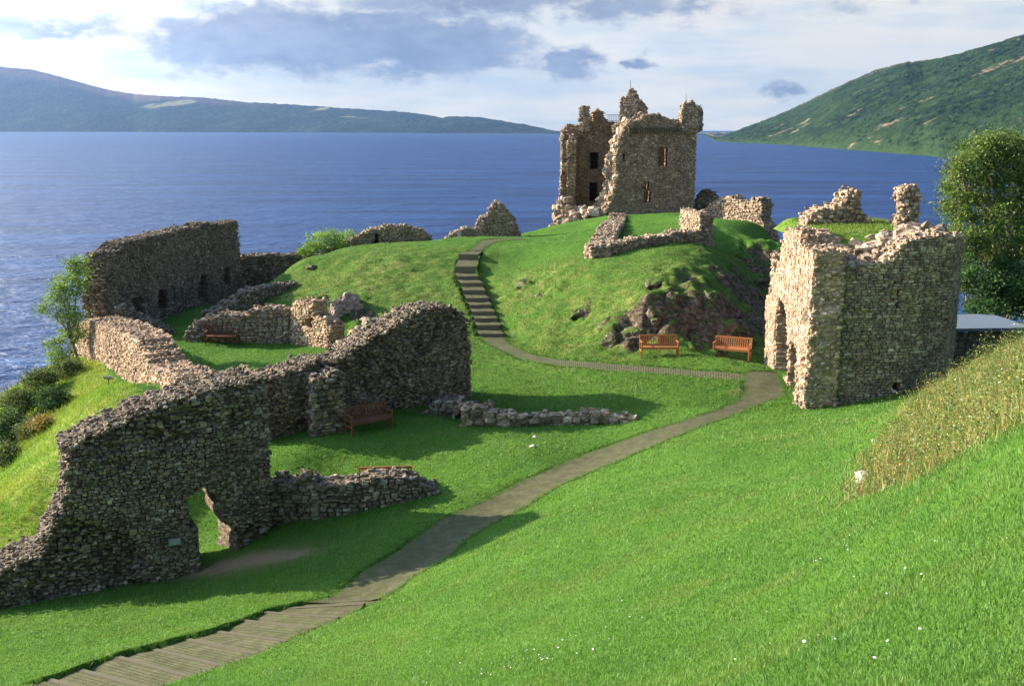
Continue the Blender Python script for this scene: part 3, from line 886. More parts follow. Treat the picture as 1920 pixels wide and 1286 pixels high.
def loft_rubble(name, A, B, parent, style='pink', size=0.16, dens=1.0, seed=3, nu=40, nv=12, bulge=0.2, mat=None, below=0.0):
    """broken rubble surface between two 3-D polylines, covered with stones"""
    r = np.random.default_rng(seed)
    def res(Q, n):
        Q = np.array(Q, float); l = np.concatenate([[0], np.cumsum(np.linalg.norm(np.diff(Q, axis=0), axis=1))])
        t = np.linspace(0, l[-1], n); return np.stack([np.interp(t, l, Q[:, i]) for i in range(3)], 1)
    a = res(A, nu); b = res(B, nu)
    w = np.linspace(0, 1, nv)
    G = a[:, None] * (1 - w)[None, :, None] + b[:, None] * w[None, :, None]
    pn = G.reshape(-1, 3)
    G = (pn + (np.stack([fbm(pn * 1.7, 3, seed), fbm(pn * 1.7 + 9, 3, seed), fbm(pn * 1.7 + 21, 3, seed)], 1) - .5) * bulge * 2).reshape(G.shape)
    id_ = np.arange(nu * nv).reshape(nu, nv)
    f = np.stack([id_[:-1, :-1].ravel(), id_[:-1, 1:].ravel(), id_[1:, 1:].ravel(), id_[1:, :-1].ravel()], 1)
    V = [G.reshape(-1, 3)]; Fc = [f]; Cc = [np.broadcast_to(np.array(MORT[style]) * .8, (nu * nv, 3))]
    la = np.linalg.norm(np.diff(a, axis=0), axis=1).sum(); lb = np.linalg.norm(np.diff(b, axis=0), axis=1).sum(); wd = np.linalg.norm(a - b, axis=1).mean()
    n = int((la + lb) / 2 * wd / (size * size * 1.5) * dens)
    u = r.uniform(0, nu - 1.001, n); vv = r.uniform(0, nv - 1.001, n); i = u.astype(int); j = vv.astype(int); fu = (u - i)[:, None]; fv = (vv - j)[:, None]
    C = G[i, j] * (1 - fu) * (1 - fv) + G[i + 1, j] * fu * (1 - fv) + G[i, j + 1] * (1 - fu) * fv + G[i + 1, j + 1] * fu * fv
    s = r.lognormal(0, .45, n)[:, None] * size * .52
    H = s * np.column_stack([r.uniform(.8, 1.4, n), r.uniform(.8, 1.3, n), r.uniform(.5, .95, n)])
    Fm = np.broadcast_to(np.eye(3), (n, 3, 3))
    col = PAL[style][r.integers(0, 8, n)] * (0.75 + 0.5 * r.random((n, 1)))
    v, q, c = stones_mesh(C, H, Fm, 1.2, col, r, .2)
    V.append(v); Fc.append(q + nu * nv); Cc.append(c)
    return mesh_obj(name, np.concatenate(V), np.concatenate(Fc), mat or STONE, parent, np.concatenate(Cc))


def sz2(px, py, Y, x=None):
    """point seen at (px,py) lying in the plane y = Y"""
    v = (643 - py) / FPX
    return P(px, py, Y / (CT + v * ST))


# ---- near curtain wall with the doorway
A = empty('curtain_wall', (-12, 27, 19))
tag(A, 'long tall ruined rubble wall in shadow at lower left, with a broken doorway', 'castle wall')
def local(o, parent):
    o.parent = parent; o.matrix_parent_inverse = parent.matrix_basis.inverted()
    return o
def keep(parent, *objs):
    from mathutils import Matrix
    inv = Matrix.Translation(parent.location).inverted()
    for o in objs:
        o.parent = parent; o.matrix_parent_inverse = inv


LA = [(-18.5, 24.1), (-14.15, 25.9), (-9.0, 28.2), (-7.35, 29.35)]
outA = [(a_, b_ + 15) for a_, b_ in [(-300, 1400), (-300, 1180), (-80, 1090), (0, 1063), (18, 1052), (30, 1053), (45, 1036), (66, 1036), (80, 1018), (78, 1000), (92, 990), (100, 970), (98, 955), (112, 948), (125, 940), (118, 925),
        (128, 905), (118, 880), (124, 850), (118, 832), (150, 815), (168, 800), (200, 792), (225, 786), (240, 771), (262, 757), (280, 758), (300, 747), (330, 738), (350, 734), (375, 722), (400, 716), (440, 710), (470, 700), (515, 690),
        (517, 715), (508, 740), (517, 770), (510, 800), (517, 820), (508, 845), (516, 880), (505, 905), (512, 1150)]]
holeA = [(350, 935), (372, 920), (398, 916), (408, 940), (418, 975), (436, 990), (442, 1008), (438, 1120), (375, 1120), (374, 1010), (370, 992), (352, 985)]
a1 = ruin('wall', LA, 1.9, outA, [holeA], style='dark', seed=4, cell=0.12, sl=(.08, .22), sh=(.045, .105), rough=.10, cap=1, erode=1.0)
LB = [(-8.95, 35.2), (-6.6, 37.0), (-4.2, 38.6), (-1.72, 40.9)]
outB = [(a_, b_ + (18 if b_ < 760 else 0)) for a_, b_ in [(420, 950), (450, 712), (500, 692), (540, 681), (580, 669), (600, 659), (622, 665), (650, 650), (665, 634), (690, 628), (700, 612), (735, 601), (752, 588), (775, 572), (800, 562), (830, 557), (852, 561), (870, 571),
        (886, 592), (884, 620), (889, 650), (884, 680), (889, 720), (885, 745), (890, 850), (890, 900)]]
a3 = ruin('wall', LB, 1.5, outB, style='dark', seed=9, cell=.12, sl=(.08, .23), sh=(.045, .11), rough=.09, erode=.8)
a4 = ruin('buttress', [P(592, 830, 37.0)[:2], P(646, 815, 37.5)[:2]], 1.0, top=[(0, 23.1), (1.2, 23.3)], style='dark', seed=19, cell=.12, rough=.12)
keep(A, a1, a3, a4)
# plaque
plm, k, out = material('plaque_metal'); principled(k, out, k.mix(k.noise(k.obj(), 20, 3), (.10, .12, .12), (.20, .22, .22)), .5, None, .5)
c = sz2(327, 1012, 27.82); ang = math.atan2(28.2 - 25.9, -9.0 + 14.15)
b = MB(); rz = np.array([[math.cos(ang), -math.sin(ang), 0], [math.sin(ang), math.cos(ang), 0], [0, 0, 1]])
b.box(c - np.array([-.05, .12, 0]), (.18, .02, .11), rz); o = b.build('information_plaque', plm)
b = MB(); b.box(c - np.array([-.06, .145, 0]), (.15, .006, .085), rz)
frm, k, out = material('plaque_face'); principled(k, out, (.30, .33, .33), .5, None, .4)
b.build('face', frm, o)
tag(o, 'small grey rectangular plaque fixed to the shaded wall left of the doorway', 'plaque')

# ---- low walls of the courtyard in front
w = ruin('low_wall', [(-8.3, 29.95), (-5, 29.9), (-2.35, 30.25)], .9, [(430, 1060), (440, 925), (500, 915), (515, 905), (540, 911), (565, 899), (590, 909), (640, 914), (690, 898), (730, 895), (770, 900), (800, 914), (820, 922), (828, 940), (828, 1000), (430, 1100)],
         style='dark', seed=12, cell=.11, sl=(.13, .34), sh=(.08, .17), rough=.14)
tag(w, 'low broken stone wall running right from the end of the tall shaded wall', 'low wall')
w = ruin('rubble_footing', [hit(868, 800)[:2], hit(960, 800)[:2], hit(1050, 795)[:2], hit(1188, 788)[:2]], .55, height=[(0, .75), (1, .6), (2.5, .3), (4, .4), (5, .42), (6.2, .25)], style='pink', seed=14, cell=.13, sl=(.25, .5), sh=(.16, .28), rough=.25)
tag(w, 'ankle high row of loose stones crossing the shadowed lawn in the middle', 'low wall')
nch = empty('niche_ruin', hit(845, 815))
tag(nch, 'broken masonry stub with a narrow pale jambed doorway at the tall wall foot', 'ruined wall')
w = ruin('masonry', [(-3.45, 38.0), (-1.5, 37.3), (-.4, 37.6)], .8, [(785, 850), (793, 775), (815, 757), (840, 752), (862, 757), (880, 765), (905, 768), (920, 765), (925, 790), (925, 850)], [[(850, 776), (862, 776), (862, 812), (850, 812)]],
         style='dark', seed=16, cell=.1, sl=(.18, .4), sh=(.12, .22), rough=.22)
b = MB(); c = sz2(851, 795, 37.45); b.box(c, (.04, .06, .36)); j1 = b.build('door_jamb', frm)
keep(nch, w, j1)

# ---- courtyard walls on the left
w = ruin('courtyard_wall', [(-23.6, 54.6), (-19.2, 46.9), (-14.6, 39.6), (-12.2, 36.2)], 1.3, [(150, 760), (157, 604), (172, 600), (187, 604), (210, 611), (225, 618), (243, 628), (258, 637), (272, 658), (289, 682), (310, 694), (330, 703), (350, 712), (372, 722), (372, 900)],
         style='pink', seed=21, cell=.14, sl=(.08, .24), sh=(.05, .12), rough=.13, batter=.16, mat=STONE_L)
tag(w, 'sunlit pink rubble wall sloping down from the big lochside wall to the tall shaded wall', 'castle wall')
dw = empty('lochside_wall', (-21.5, 64, 21)); tag(dw, 'high ruined wall with four small dark windows beside the water at left', 'castle wall')
w1 = ruin('wall', [(-22.6, 55.2), (-20.7, 77)], 1.3, [(196, 760), (200, 640), (203, 600), (200, 560), (204, 520), (198, 490), (205, 474), (222, 470), (232, 459), (250, 450), (275, 446), (290, 440), (330, 436), (350, 428), (372, 428), (384, 419), (420, 420), (440, 415), (456, 418), (463, 430), (460, 450), (466, 470), (463, 500), (468, 640)],
         style='dark', seed=23, cell=.17, sl=(.11, .29), sh=(.06, .14), rough=.05, erode=.5,
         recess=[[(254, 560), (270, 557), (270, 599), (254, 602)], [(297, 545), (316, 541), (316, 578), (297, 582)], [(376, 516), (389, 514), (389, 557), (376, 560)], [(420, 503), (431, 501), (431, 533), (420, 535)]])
w2 = ruin('end_wall', [(-20.8, 77), (-12.2, 78.5)], 1.0, [(440, 660), (452, 480), (500, 477), (560, 480), (640, 474), (640, 660)], style='dark', seed=24, cell=.2, sl=(.2, .5), sh=(.12, .24))
w3 = ruin('end_pier', [(-23.9, 54.4), (-22.3, 54.8)], 1.4, [(150, 760), (160, 640), (164, 600), (157, 560), (162, 520), (156, 500), (160, 484), (175, 477), (206, 470), (214, 760)], style='dark', seed=25, cell=.14, sl=(.2, .4), sh=(.12, .22), rough=.2)
keep(dw, w1, w2, w3)
w = ruin('low_wall', [(-21.6, 54.2), (-18.6, 53.9)], .7, [(205, 700), (210, 580), (225, 576), (258, 598), (285, 606), (311, 618), (316, 700)], style='dark', seed=26, cell=.14, rough=.15)
tag(w, 'short shaded wall stub leaning from the foot of the lochside wall', 'low wall')
w = ruin('low_wall', [(-17.4, 52.5), (-11.8, 52.4)], .8, [(345, 700), (350, 622), (362, 606), (395, 593), (430, 589), (455, 592), (470, 583), (500, 577), (530, 580), (548, 586), (548, 700)], style='gate', seed=27, cell=.13, rough=.14)
tag(w, 'low stone wall behind the bench on the inner courtyard lawn', 'low wall')
w = ruin('low_wall', [(-16.7, 56.2), (-15.4, 61.5), (-13.2, 64)], .9, [(395, 640), (402, 586), (440, 569), (470, 548), (500, 537), (530, 533), (560, 530), (560, 640)], style='dark', seed=28, cell=.18, rough=.2)
tag(w, 'low shaded rubble wall between the lochside wall and the grassy mound', 'low wall')
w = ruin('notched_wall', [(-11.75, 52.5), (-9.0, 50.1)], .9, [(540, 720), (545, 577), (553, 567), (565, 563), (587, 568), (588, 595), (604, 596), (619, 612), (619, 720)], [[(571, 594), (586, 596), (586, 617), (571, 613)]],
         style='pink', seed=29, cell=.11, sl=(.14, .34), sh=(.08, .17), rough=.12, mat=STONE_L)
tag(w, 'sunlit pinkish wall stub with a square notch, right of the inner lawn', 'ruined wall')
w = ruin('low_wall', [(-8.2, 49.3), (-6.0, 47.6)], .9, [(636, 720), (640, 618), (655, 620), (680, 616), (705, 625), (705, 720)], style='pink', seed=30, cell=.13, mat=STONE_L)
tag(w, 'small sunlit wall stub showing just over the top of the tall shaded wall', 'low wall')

# ---- far walls on the crest
w = ruin('crest_wall', [(-14.2, 72.6), (-9, 74.6), (-5.6, 75.4)], 1.0, [(600, 500), (612, 471), (640, 462), (655, 452), (675, 443), (695, 432), (720, 427), (745, 424), (775, 428), (795, 434), (806, 443), (810, 500)],
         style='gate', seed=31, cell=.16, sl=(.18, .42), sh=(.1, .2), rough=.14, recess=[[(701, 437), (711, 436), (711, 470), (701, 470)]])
tag(w, 'curved ruined wall with a small dark doorway on the crest beyond the mound', 'ruined wall')
w = ruin('low_wall', [(-5.4, 77.5), (-2.4, 78)], .9, [(830, 470), (840, 445), (858, 434), (878, 428), (895, 430), (910, 440), (910, 470)], style='gate', seed=32, cell=.15)
tag(w, 'low lumpy wall left of the jagged stub on the skyline beside the water', 'low wall')
w = ruin('jagged_wall', [(-2.85, 80), (.85, 80)], 1.3, [(892, 480), (896, 430), (897, 412), (905, 408), (915, 405), (920, 390), (930, 381), (941, 384), (950, 399), (962, 408), (966, 425), (975, 440), (980, 480)], style='gate', seed=33, cell=.14, rough=.22)
tag(w, 'isolated jagged pyramid of ruined masonry against the water at centre', 'ruined wall')

# ---- tower keep
YT = 88.4
TW_ = empty('tower_keep', (10, 91, 24.5)); tag(TW_, 'tall ruined square keep with broken left side standing on the knoll above the loch', 'castle tower')
TSL, TSH = (.14, .36), (.08, .17)
f1 = ruin('front_wall', [(7.0, YT), (15.75, YT)], 1.9, [(1120, 460), (1139, 410), (1139, 397), (1148, 365), (1156, 335), (1153, 305), (1160, 267), (1171, 240), (1180, 228), (1204, 224), (1205, 218), (1233, 217), (1235, 226), (1253, 225), (1256, 230), (1306, 230), (1302, 305), (1301, 460)],
          [[(1234, 278), (1252, 278), (1252, 313), (1234, 313)], [(1205, 348), (1208, 340), (1216, 340), (1219.5, 348), (1219.5, 381), (1205, 381)], [(1167.5, 288), (1171.5, 288), (1171.5, 303), (1167.5, 303)]],
          style='tower', seed=40, cell=.17, sl=TSL, sh=TSH, rough=.012, mat=STONE)
edgeF = [sz2(px, py, YT + .1) for px, py in [(1128, 425), (1139, 397), (1148, 365), (1156, 335), (1153, 305), (1160, 267), (1171, 240), (1180, 228)]]
edgeB = [sz2(px, py, YT + 2.4) for px, py in [(1085, 425), (1109, 391), (1129, 359), (1138, 329), (1135, 308), (1150, 267), (1160, 232), (1172, 222)]]
f2 = loft_rubble('broken_edge', edgeF, edgeB, None, 'pink', .24, 1.5, 41, 60, 8, .22)
f3 = ruin('rear_wall', [(4.6, 95), (15.75, 95)], 1.6, [(1040, 470), (1054, 300), (1052, 250), (1058, 238), (1080, 235), (1103, 236), (1109, 228), (1112, 213), (1122, 207), (1131, 213), (1136, 229), (1175, 231), (1300, 236), (1300, 470)],
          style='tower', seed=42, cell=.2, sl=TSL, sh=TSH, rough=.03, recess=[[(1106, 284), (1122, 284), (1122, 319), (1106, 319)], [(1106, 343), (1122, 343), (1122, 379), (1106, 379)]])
f4 = ruin('side_wall', [(4.75, 95), (4.95, 92.8)], .8, top=[(0, 31.5), (1.4, 31.3), (2.2, 30.6)], style='pink', seed=43, cell=.16, sl=TSL, sh=TSH, rough=.2)
f5 = ruin('side_wall', [(15.75, YT + 1.95), (15.75, 95)], 1.4, top=[(0, 31.7), (4.6, 31.7)], style='tower', seed=44, cell=.2, sl=TSL, sh=TSH, rough=.06)
f6 = loft_rubble('fallen_masonry', [sz2(px, py, 86.8) for px, py in [(1037, 445), (1055, 440), (1080, 425), (1105, 405), (1125, 398)]], [sz2(px, py, 90.5) for px, py in [(1040, 395), (1052, 380), (1066, 374), (1078, 395), (1100, 398)]], None, 'pink', .33, 1.4, 45, 40, 14, .5)
f6b = loft_rubble('fallen_masonry', [sz2(px, py, 90.4) for px, py in [(1041, 415), (1050, 370), (1054, 300), (1055, 246)]], [sz2(px, py, 91.4) for px, py in [(1070, 415), (1064, 370), (1060, 300), (1062, 246)]], None, 'pink', .24, 1.4, 46, 44, 8, .15)
# corner turret and cap house
f7 = ruin('corner_turret', [(14.45, YT - .28), (15.9, YT - .33), (16.3, YT + .4), (16.3, YT + 1.8)], .7, [(1268, 250), (1270, 226), (1272, 199), (1284, 193), (1301, 191), (1310, 199), (1318, 205), (1318, 243), (1306, 250)], style='pink', seed=47, cell=.12, sl=(.2, .4), sh=(.14, .24), rough=.12, base_drop=-10 if False else .5)
f7b = ruin('turret_wall', [(14.45, YT + 1.9), (14.5, YT + .1)], .5, top=[(0, 33.2), (.8, 34.0), (1.8, 33.3)], zr=(31.2, 34.3), style='pink', seed=48, cell=.14, sl=(.2, .4), sh=(.14, .24))
f8 = ruin('gable', [(9.6, 92.6), (12.5, 92.0)], 1.0, [(1158, 240), (1160, 211), (1166, 209), (1166, 198), (1174, 186), (1178, 176), (1183, 167), (1189, 171), (1195, 184), (1204, 193), (1211, 202), (1211, 240)], zr=(31.0, 37.5), style='pink', seed=49, cell=.14, sl=(.2, .42), sh=(.14, .26), rough=.14)
f8b = ruin('gable_return', [(9.9, 95), (9.65, 92.7)], .7, top=[(0, 32.9), (1.2, 33.3), (2.3, 34.8)], zr=(30.9, 35.5), style='pink', seed=50, cell=.16, sl=(.2, .42), sh=(.14, .26), rough=.14)
f9 = ruin('chimney_stub', [(6.0, 94.2), (7.0, 94.0)], .9, [(1086, 245), (1087, 201), (1095, 198), (1103, 203), (1105, 245)], zr=(30.9, 35), style='pink', seed=51, cell=.13, sl=(.2, .4), sh=(.14, .24), rough=.12)
f10 = ruin('parapet', [(8.7, YT + 1.7), (14.4, YT + 1.3)], .5, [(1150, 250), (1150, 236), (1175, 228), (1200, 212), (1212, 218), (1236, 214), (1240, 222), (1270, 226), (1270, 250)], zr=(31.0, 33.5), style='pink', seed=52, cell=.13, sl=(.2, .4), sh=(.14, .24), rough=.15)
b = MB()
zc_ = sz2(1240, 246, YT)[2]
for i in range(30):
    x = 10.0 + i * .205
    b.box((x, YT - .16, zc_ + .05), (.055, .16, .14))
b.box((13.0, YT - .13, zc_ + .27), (3.1, .17, .07)); 
corb = b.build('corbel_course', STONE); 
me = corb.data; ca = me.color_attributes['Col']; arr = np.tile(np.array([.16, .13, .10, 1], np.float32), len(me.vertices)); ca.data.foreach_set('color', arr)
mt, k, out = material('dark_iron'); principled(k, out, k.mix(k.noise(k.obj(), 30, 3), (.03, .03, .035), (.07, .065, .06)), .5, None, .4, Metallic=.6)
b = MB(); zz0 = sz2(1147, 229, 94.5)[2]; 
for i in range(9): b.bar((8.75 + i * .16, 94.6, zz0 - .5), (8.75 + i * .16, 94.6, zz0 + .62), .03, .03)
b.bar((8.6, 94.6, zz0 + .62), (10.2, 94.6, zz0 + .62), .045, .045); b.bar((8.6, 94.6, zz0 + .1), (10.2, 94.6, zz0 + .1), .03, .03)
rail = b.build('railing', mt)
b = MB(); q = sz2(1182, 170, 92.6); b.tube([q - np.array([0, 0, .4]), q + np.array([0, 0, .9])], .02, 5); rod1 = b.build('lightning_rod', mt)
b = MB(); q = sz2(1286, 194, YT + .3); b.tube([q - np.array([0, 0, .4]), q + np.array([0, 0, .75])], .02, 5); rod2 = b.build('lightning_rod', mt)
keep(TW_, f1, f2, f3, f4, f5, f6, f6b, f7, f7b, f8, f8b, f9, f10, corb, rail, rod1, rod2)

# ruins right of the tower
w = ruin('domed_ruin', [(15.9, 90), (17.9, 89.5)], 1.4, [(1298, 430), (1302, 391), (1307, 369), (1318, 359), (1327, 357), (1338, 363), (1344, 376), (1346, 430)], style='dark', seed=53, cell=.15, sl=(.2, .45), sh=(.14, .25), rough=.2)
tag(w, 'dark rounded stub of ruined wall close to the right side of the keep', 'ruined wall')
w = ruin('collapsed_wall', [(16.4, 87.8), (18.3, 85), (20.5, 81.2)], 1.2, [(1300, 440), (1310, 398), (1330, 385), (1346, 374), (1366, 367), (1381, 376), (1402, 383), (1409, 373), (1423, 372), (1428, 385), (1424, 408), (1434, 425), (1440, 450), (1440, 470), (1300, 470)],
         style='pink', seed=54, cell=.14, sl=(.18, .4), sh=(.12, .24), rough=.3)
tag(w, 'sunlit collapsed wall with an upright post of masonry at the right end of the knoll', 'ruined wall')

# enclosure on the knoll
en = empty('knoll_enclosure', (8, 62, 24.6)); tag(en, 'low rubble wall enclosing a square of lawn in front of the keep', 'low wall')
e1 = ruin('side_wall', [(8.1, 84), (6.4, 72), (4.3, 57.8)], 1.3, height=[(0, .35), (12, .5), (22, .75), (26.4, .7)], style='gate', seed=55, cell=.17, sl=(.15, .36), sh=(.1, .19), rough=.2)
e2 = ruin('front_wall', [(4.5, 57.4), (8.3, 58.9), (11.3, 60.2)], .9, height=[(0, .8), (1, .55), (5, .6), (7.2, .8)], style='gate', seed=56, cell=.13, sl=(.15, .36), sh=(.1, .19), rough=.2)
e3 = ruin('corner_stub', [(11.15, 60.3), (12.3, 60.45)], 4.0, [(1303, 520), (1303, 404), (1330, 402), (1337, 410), (1338, 520)], style='gate', seed=57, cell=.12, sl=(.14, .32), sh=(.09, .17), rough=.15)
e4 = ruin('side_wall', [(12.0, 64.4), (13.9, 76)], .9, height=[(0, .8), (4, .5), (11, .35)], style='gate', seed=58, cell=.17, sl=(.15, .36), sh=(.1, .19), rough=.2)
keep(en, e1, e2, e3, e4)

# ---- gatehouse
G = empty('gatehouse', (14, 39, 22)); tag(G, 'massive ruined gatehouse block with sunlit arched left face and turf on its broken top', 'gatehouse')
GL_ = [(12.0, 47.2), (11.5, 43.4), (10.98, 36.65)]
outGL = [(1380, 760), (1433, 690), (1436, 600), (1434, 556), (1441, 553), (1448, 550), (1448, 527), (1461, 490), (1463, 470), (1470, 434), (1480, 431), (1499, 431), (1503, 446), (1506, 466), (1516, 468), (1530, 470), (1545, 560), (1545, 830), (1400, 830)]
g1 = ruin('side_wall', GL_, 1.1, outGL, style='pink', seed=60, cap=.3, cell=.09, sl=(.12, .34), sh=(.07, .17), rough=.008, mat=STONE_L,
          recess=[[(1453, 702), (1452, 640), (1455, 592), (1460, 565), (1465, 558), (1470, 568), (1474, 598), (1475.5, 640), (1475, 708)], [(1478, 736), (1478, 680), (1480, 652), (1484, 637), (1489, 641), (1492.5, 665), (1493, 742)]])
GF = [(10.95, 36.6), (14.5, 36.85), (16.4, 37.45), (17.35, 38.9), (17.6, 41.5)]
outGF = [(1480, 850), (1508, 790), (1510, 740), (1516, 700), (1530, 690), (1535, 660), (1545, 640), (1548, 605), (1560, 585), (1560, 540), (1580, 520), (1597, 509), (1615, 500), (1633, 492), (1655, 492), (1673, 484), (1687, 466), (1705, 452), (1730, 447), (1768, 438), (1779, 445), (1830, 440), (1830, 850)]
g2 = ruin('front_wall', GF, 1.1, outGF, [[(1675, 717), (1690, 715), (1690, 733), (1675, 735)]], style='gate', seed=61, cell=.12, sl=(.10, .34), sh=(.05, .14), rough=.01,
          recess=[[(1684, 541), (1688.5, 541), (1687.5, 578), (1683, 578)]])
# sloping rubble core exposed above the facing
cf = [sz2(px, py, YY) for px, py, YY in [(1510, 745, 36.85), (1516, 700, 36.9), (1530, 665, 36.95), (1548, 605, 37), (1560, 540, 37), (1597, 512, 37), (1650, 494, 37.1), (1687, 470, 37.2), (1730, 450, 37.5), (1768, 440, 38)]]
cb = [sz2(px, py, YY) for px, py, YY in [(1512, 700, 37.3), (1516, 600, 37.6), (1518, 540, 38), (1524, 480, 38.5), (1535, 448, 39.2), (1560, 440, 39.8), (1600, 441, 39.8), (1660, 438, 39.8), (1710, 437, 39.8), (1762, 431, 40)]]
g3 = loft_rubble('rubble_core', cf, cb, None, 'pink', .27, 2.6, 62, 60, 16, .22)
# rear and inner walls
zt0 = sz2(1600, 440, 40)[2]
g4 = ruin('rear_wall', [(17.3, 46.3), (12.2, 47.2)], 1.0, top=[(0, 26.5), (5.2, 26.3)], style='gate', seed=63, cell=.2, rough=.06)
g5 = ruin('upper_stub', [sz2(1517, 420, 43)[:2], sz2(1628, 420, 43.2)[:2]], 1.2, [(1512, 450), (1520, 410), (1532, 396), (1560, 391), (1580, 386), (1588, 372), (1596, 360), (1606, 355), (1612, 360), (1614, 400), (1626, 405), (1630, 450)], zr=(26.6, 30.5), style='pink', seed=64, cell=.11, sl=(.16, .36), sh=(.1, .2), rough=.25)
g6 = ruin('upper_pillar', [sz2(1682, 420, 42)[:2], sz2(1726, 420, 42)[:2]], .8, [(1680, 450), (1684, 412), (1692, 400), (1692, 353), (1706, 349), (1724, 352), (1725, 395), (1721, 420), (1722, 450)], zr=(26.6, 30.5), style='pink', seed=65, cell=.1, sl=(.14, .3), sh=(.1, .2), rough=.22)
# turf cap
tx = np.linspace(11.9, 17.2, 34); ty = np.linspace(38.6, 46.3, 40)
TX, TY = np.meshgrid(tx, ty); ez = np.minimum(np.minimum((TX - 11.7) / .8, (17.4 - TX) / .8), (TY - 38.5) / .9).clip(0, 1)
TZ = zt0 - .5 + .52 * ez + .10 * (fbm(np.stack([TX.ravel() * 1.5, TY.ravel() * 1.5], 1), 3, 3).reshape(TX.shape) - .5) + .12 * np.sin((TX - 12) / 5 * math.pi)
ii = np.arange(TX.size).reshape(TX.shape)
g7 = mesh_obj('turf_cap', np.stack([TX.ravel(), TY.ravel(), TZ.ravel()], 1), np.stack([ii[:-1, :-1].ravel(), ii[:-1, 1:].ravel(), ii[1:, 1:].ravel(), ii[1:, :-1].ravel()], 1), gm, smooth=True,
              attrs={'rock': np.zeros(TX.size), 'bank': np.ones(TX.size) * .5, 'weed': np.zeros(TX.size), 'knoll': np.zeros(TX.size), 'bare': np.zeros(TX.size)})
g8 = ruin('side_wall', [(17.55, 41.5), (17.7, 46.3)], 1.1, top=[(0, 27.7), (2.5, 27.3), (4.8, 26.6)], style='gate', seed=66, cell=.16, rough=.05)
keep(G, g1, g2, g3, g4, g5, g6, g7, g8)

# ---- low building with flat roof at right
hb = empty('flat_roofed_hut', (21.5, 47, 20)); tag(hb, 'low dark hut with a pale blue-grey flat roof between gatehouse and trees', 'hut')
h1 = ruin('wall', [(19.5, 45.7), (23.7, 46.1)], .4, top=[(0, 22.7), (4.2, 22.7)], style='dark', seed=70, cell=.2, rough=.05, cap=.3)
h3 = ruin('side_wall', [(19.6, 49), (19.5, 46)], .4, top=[(0, 22.7), (3, 22.7)], style='dark', seed=71, cell=.25, rough=.05, cap=.3)
rfm, k, out = material('felt_roof'); principled(k, out, k.mix(k.noise(k.obj(), 1.6, 5), (.10, .13, .17), (.15, .18, .22)), 1.0, None, .05)
b = MB(); b.box((21.6, 47.4, 22.95), (2.3, 1.75, .08), np.array([[.995, -.08, 0], [.08, .995, 0], [0, 0, 1]])); h2 = b.build('roof', rfm)
keep(hb, h1, h2, h3)

# ------------------------------------------------------------------ rock outcrops
rkm, k, out = material('outcrop_rock')
o_ = k.pos()
c = k.mix(k.ramp(k.noise(o_, 2.5, 6, 0.7), .35, .65), (.045, .036, .026), (.23, .175, .125))
c = k.mix(k.ramp(k.noise(o_, 8, 5, .7), .58, .7), c, (.36, .33, .28))
gg = k.new('ShaderNodeNewGeometry'); ss = k.new('ShaderNodeSeparateXYZ'); k.put(ss.inputs[0], gg.outputs['Normal'])
mf = k.math('MULTIPLY', k.ramp(ss.outputs[2], .35, .8), k.ramp(k.noise(o_, 3, 4), .35, .5))
c = k.mix(mf, c, (.07, .12, .02))
principled(k, out, c, .92, k.bump(k.noise(o_, 12, 6, .75), 1.0, .08), .15)


def icosphere(sub):
    import bmesh
    bm = bmesh.new(); bmesh.ops.create_icosphere(bm, subdivisions=sub, radius=1)
    v = np.array([a.co[:] for a in bm.verts]); f = np.array([[a.index for a in q.verts] for q in bm.faces]); bm.free()
    return v, f


ICO4 = icosphere(5); ICO3 = icosphere(3)


slb, k, out = material('pink_slab'); o_ = k.pos()
principled(k, out, k.mix(k.ramp(k.noise(k.mapping(o_, (1, 1, 2.5)), 3, 7, .75), .35, .62), (.16, .12, .095), (.52, .42, .34)), .9, k.bump(k.noise(o_, 10, 6, .75), 1.0, .08), .15)


def rock(px, py, size, label, seed, group='rock outcrops breaking the turf', sink=.35, mat=None, name='rock_outcrop', d=None):
    v, f = ICO4
    c = hit(px, py) if d is None else P(px, py, d)
    v = v.copy()
    n = fbm(v * 1.3 + seed * 7, 4, seed)
    rd = 1 + 1.0 * (n - .5) * 1.6
    # facets
    r = np.random.default_rng(seed)
    for _ in range(10):
        a = r.normal(size=3); a /= np.linalg.norm(a); h = r.uniform(.55, .85)
        dd = v @ a * rd
        over = dd > h
        rd = np.where(over, rd * (h / np.maximum(dd, 1e-6)) ** .85, rd)
    v = v * rd[:, None] * np.array(size) * np.array([1, 1, .9])
    v += v / np.linalg.norm(v, axis=1)[:, None] * ((1 - np.abs(2 * fbm(v * np.array([2.2, 2.2, 4.5]) + seed, 4, seed) - 1))[:, None] - .7) * .55 * min(size)
    o = mesh_obj(name, v, None, mat or rkm, tris=f)
    o.location = (c[0], c[1], float(zt(c[0], c[1])) + size[2] * (sink - .62))
    o.rotation_euler = (0, 0, r.uniform(0, 6))
    tag(o, label, 'rock', group)
    return o


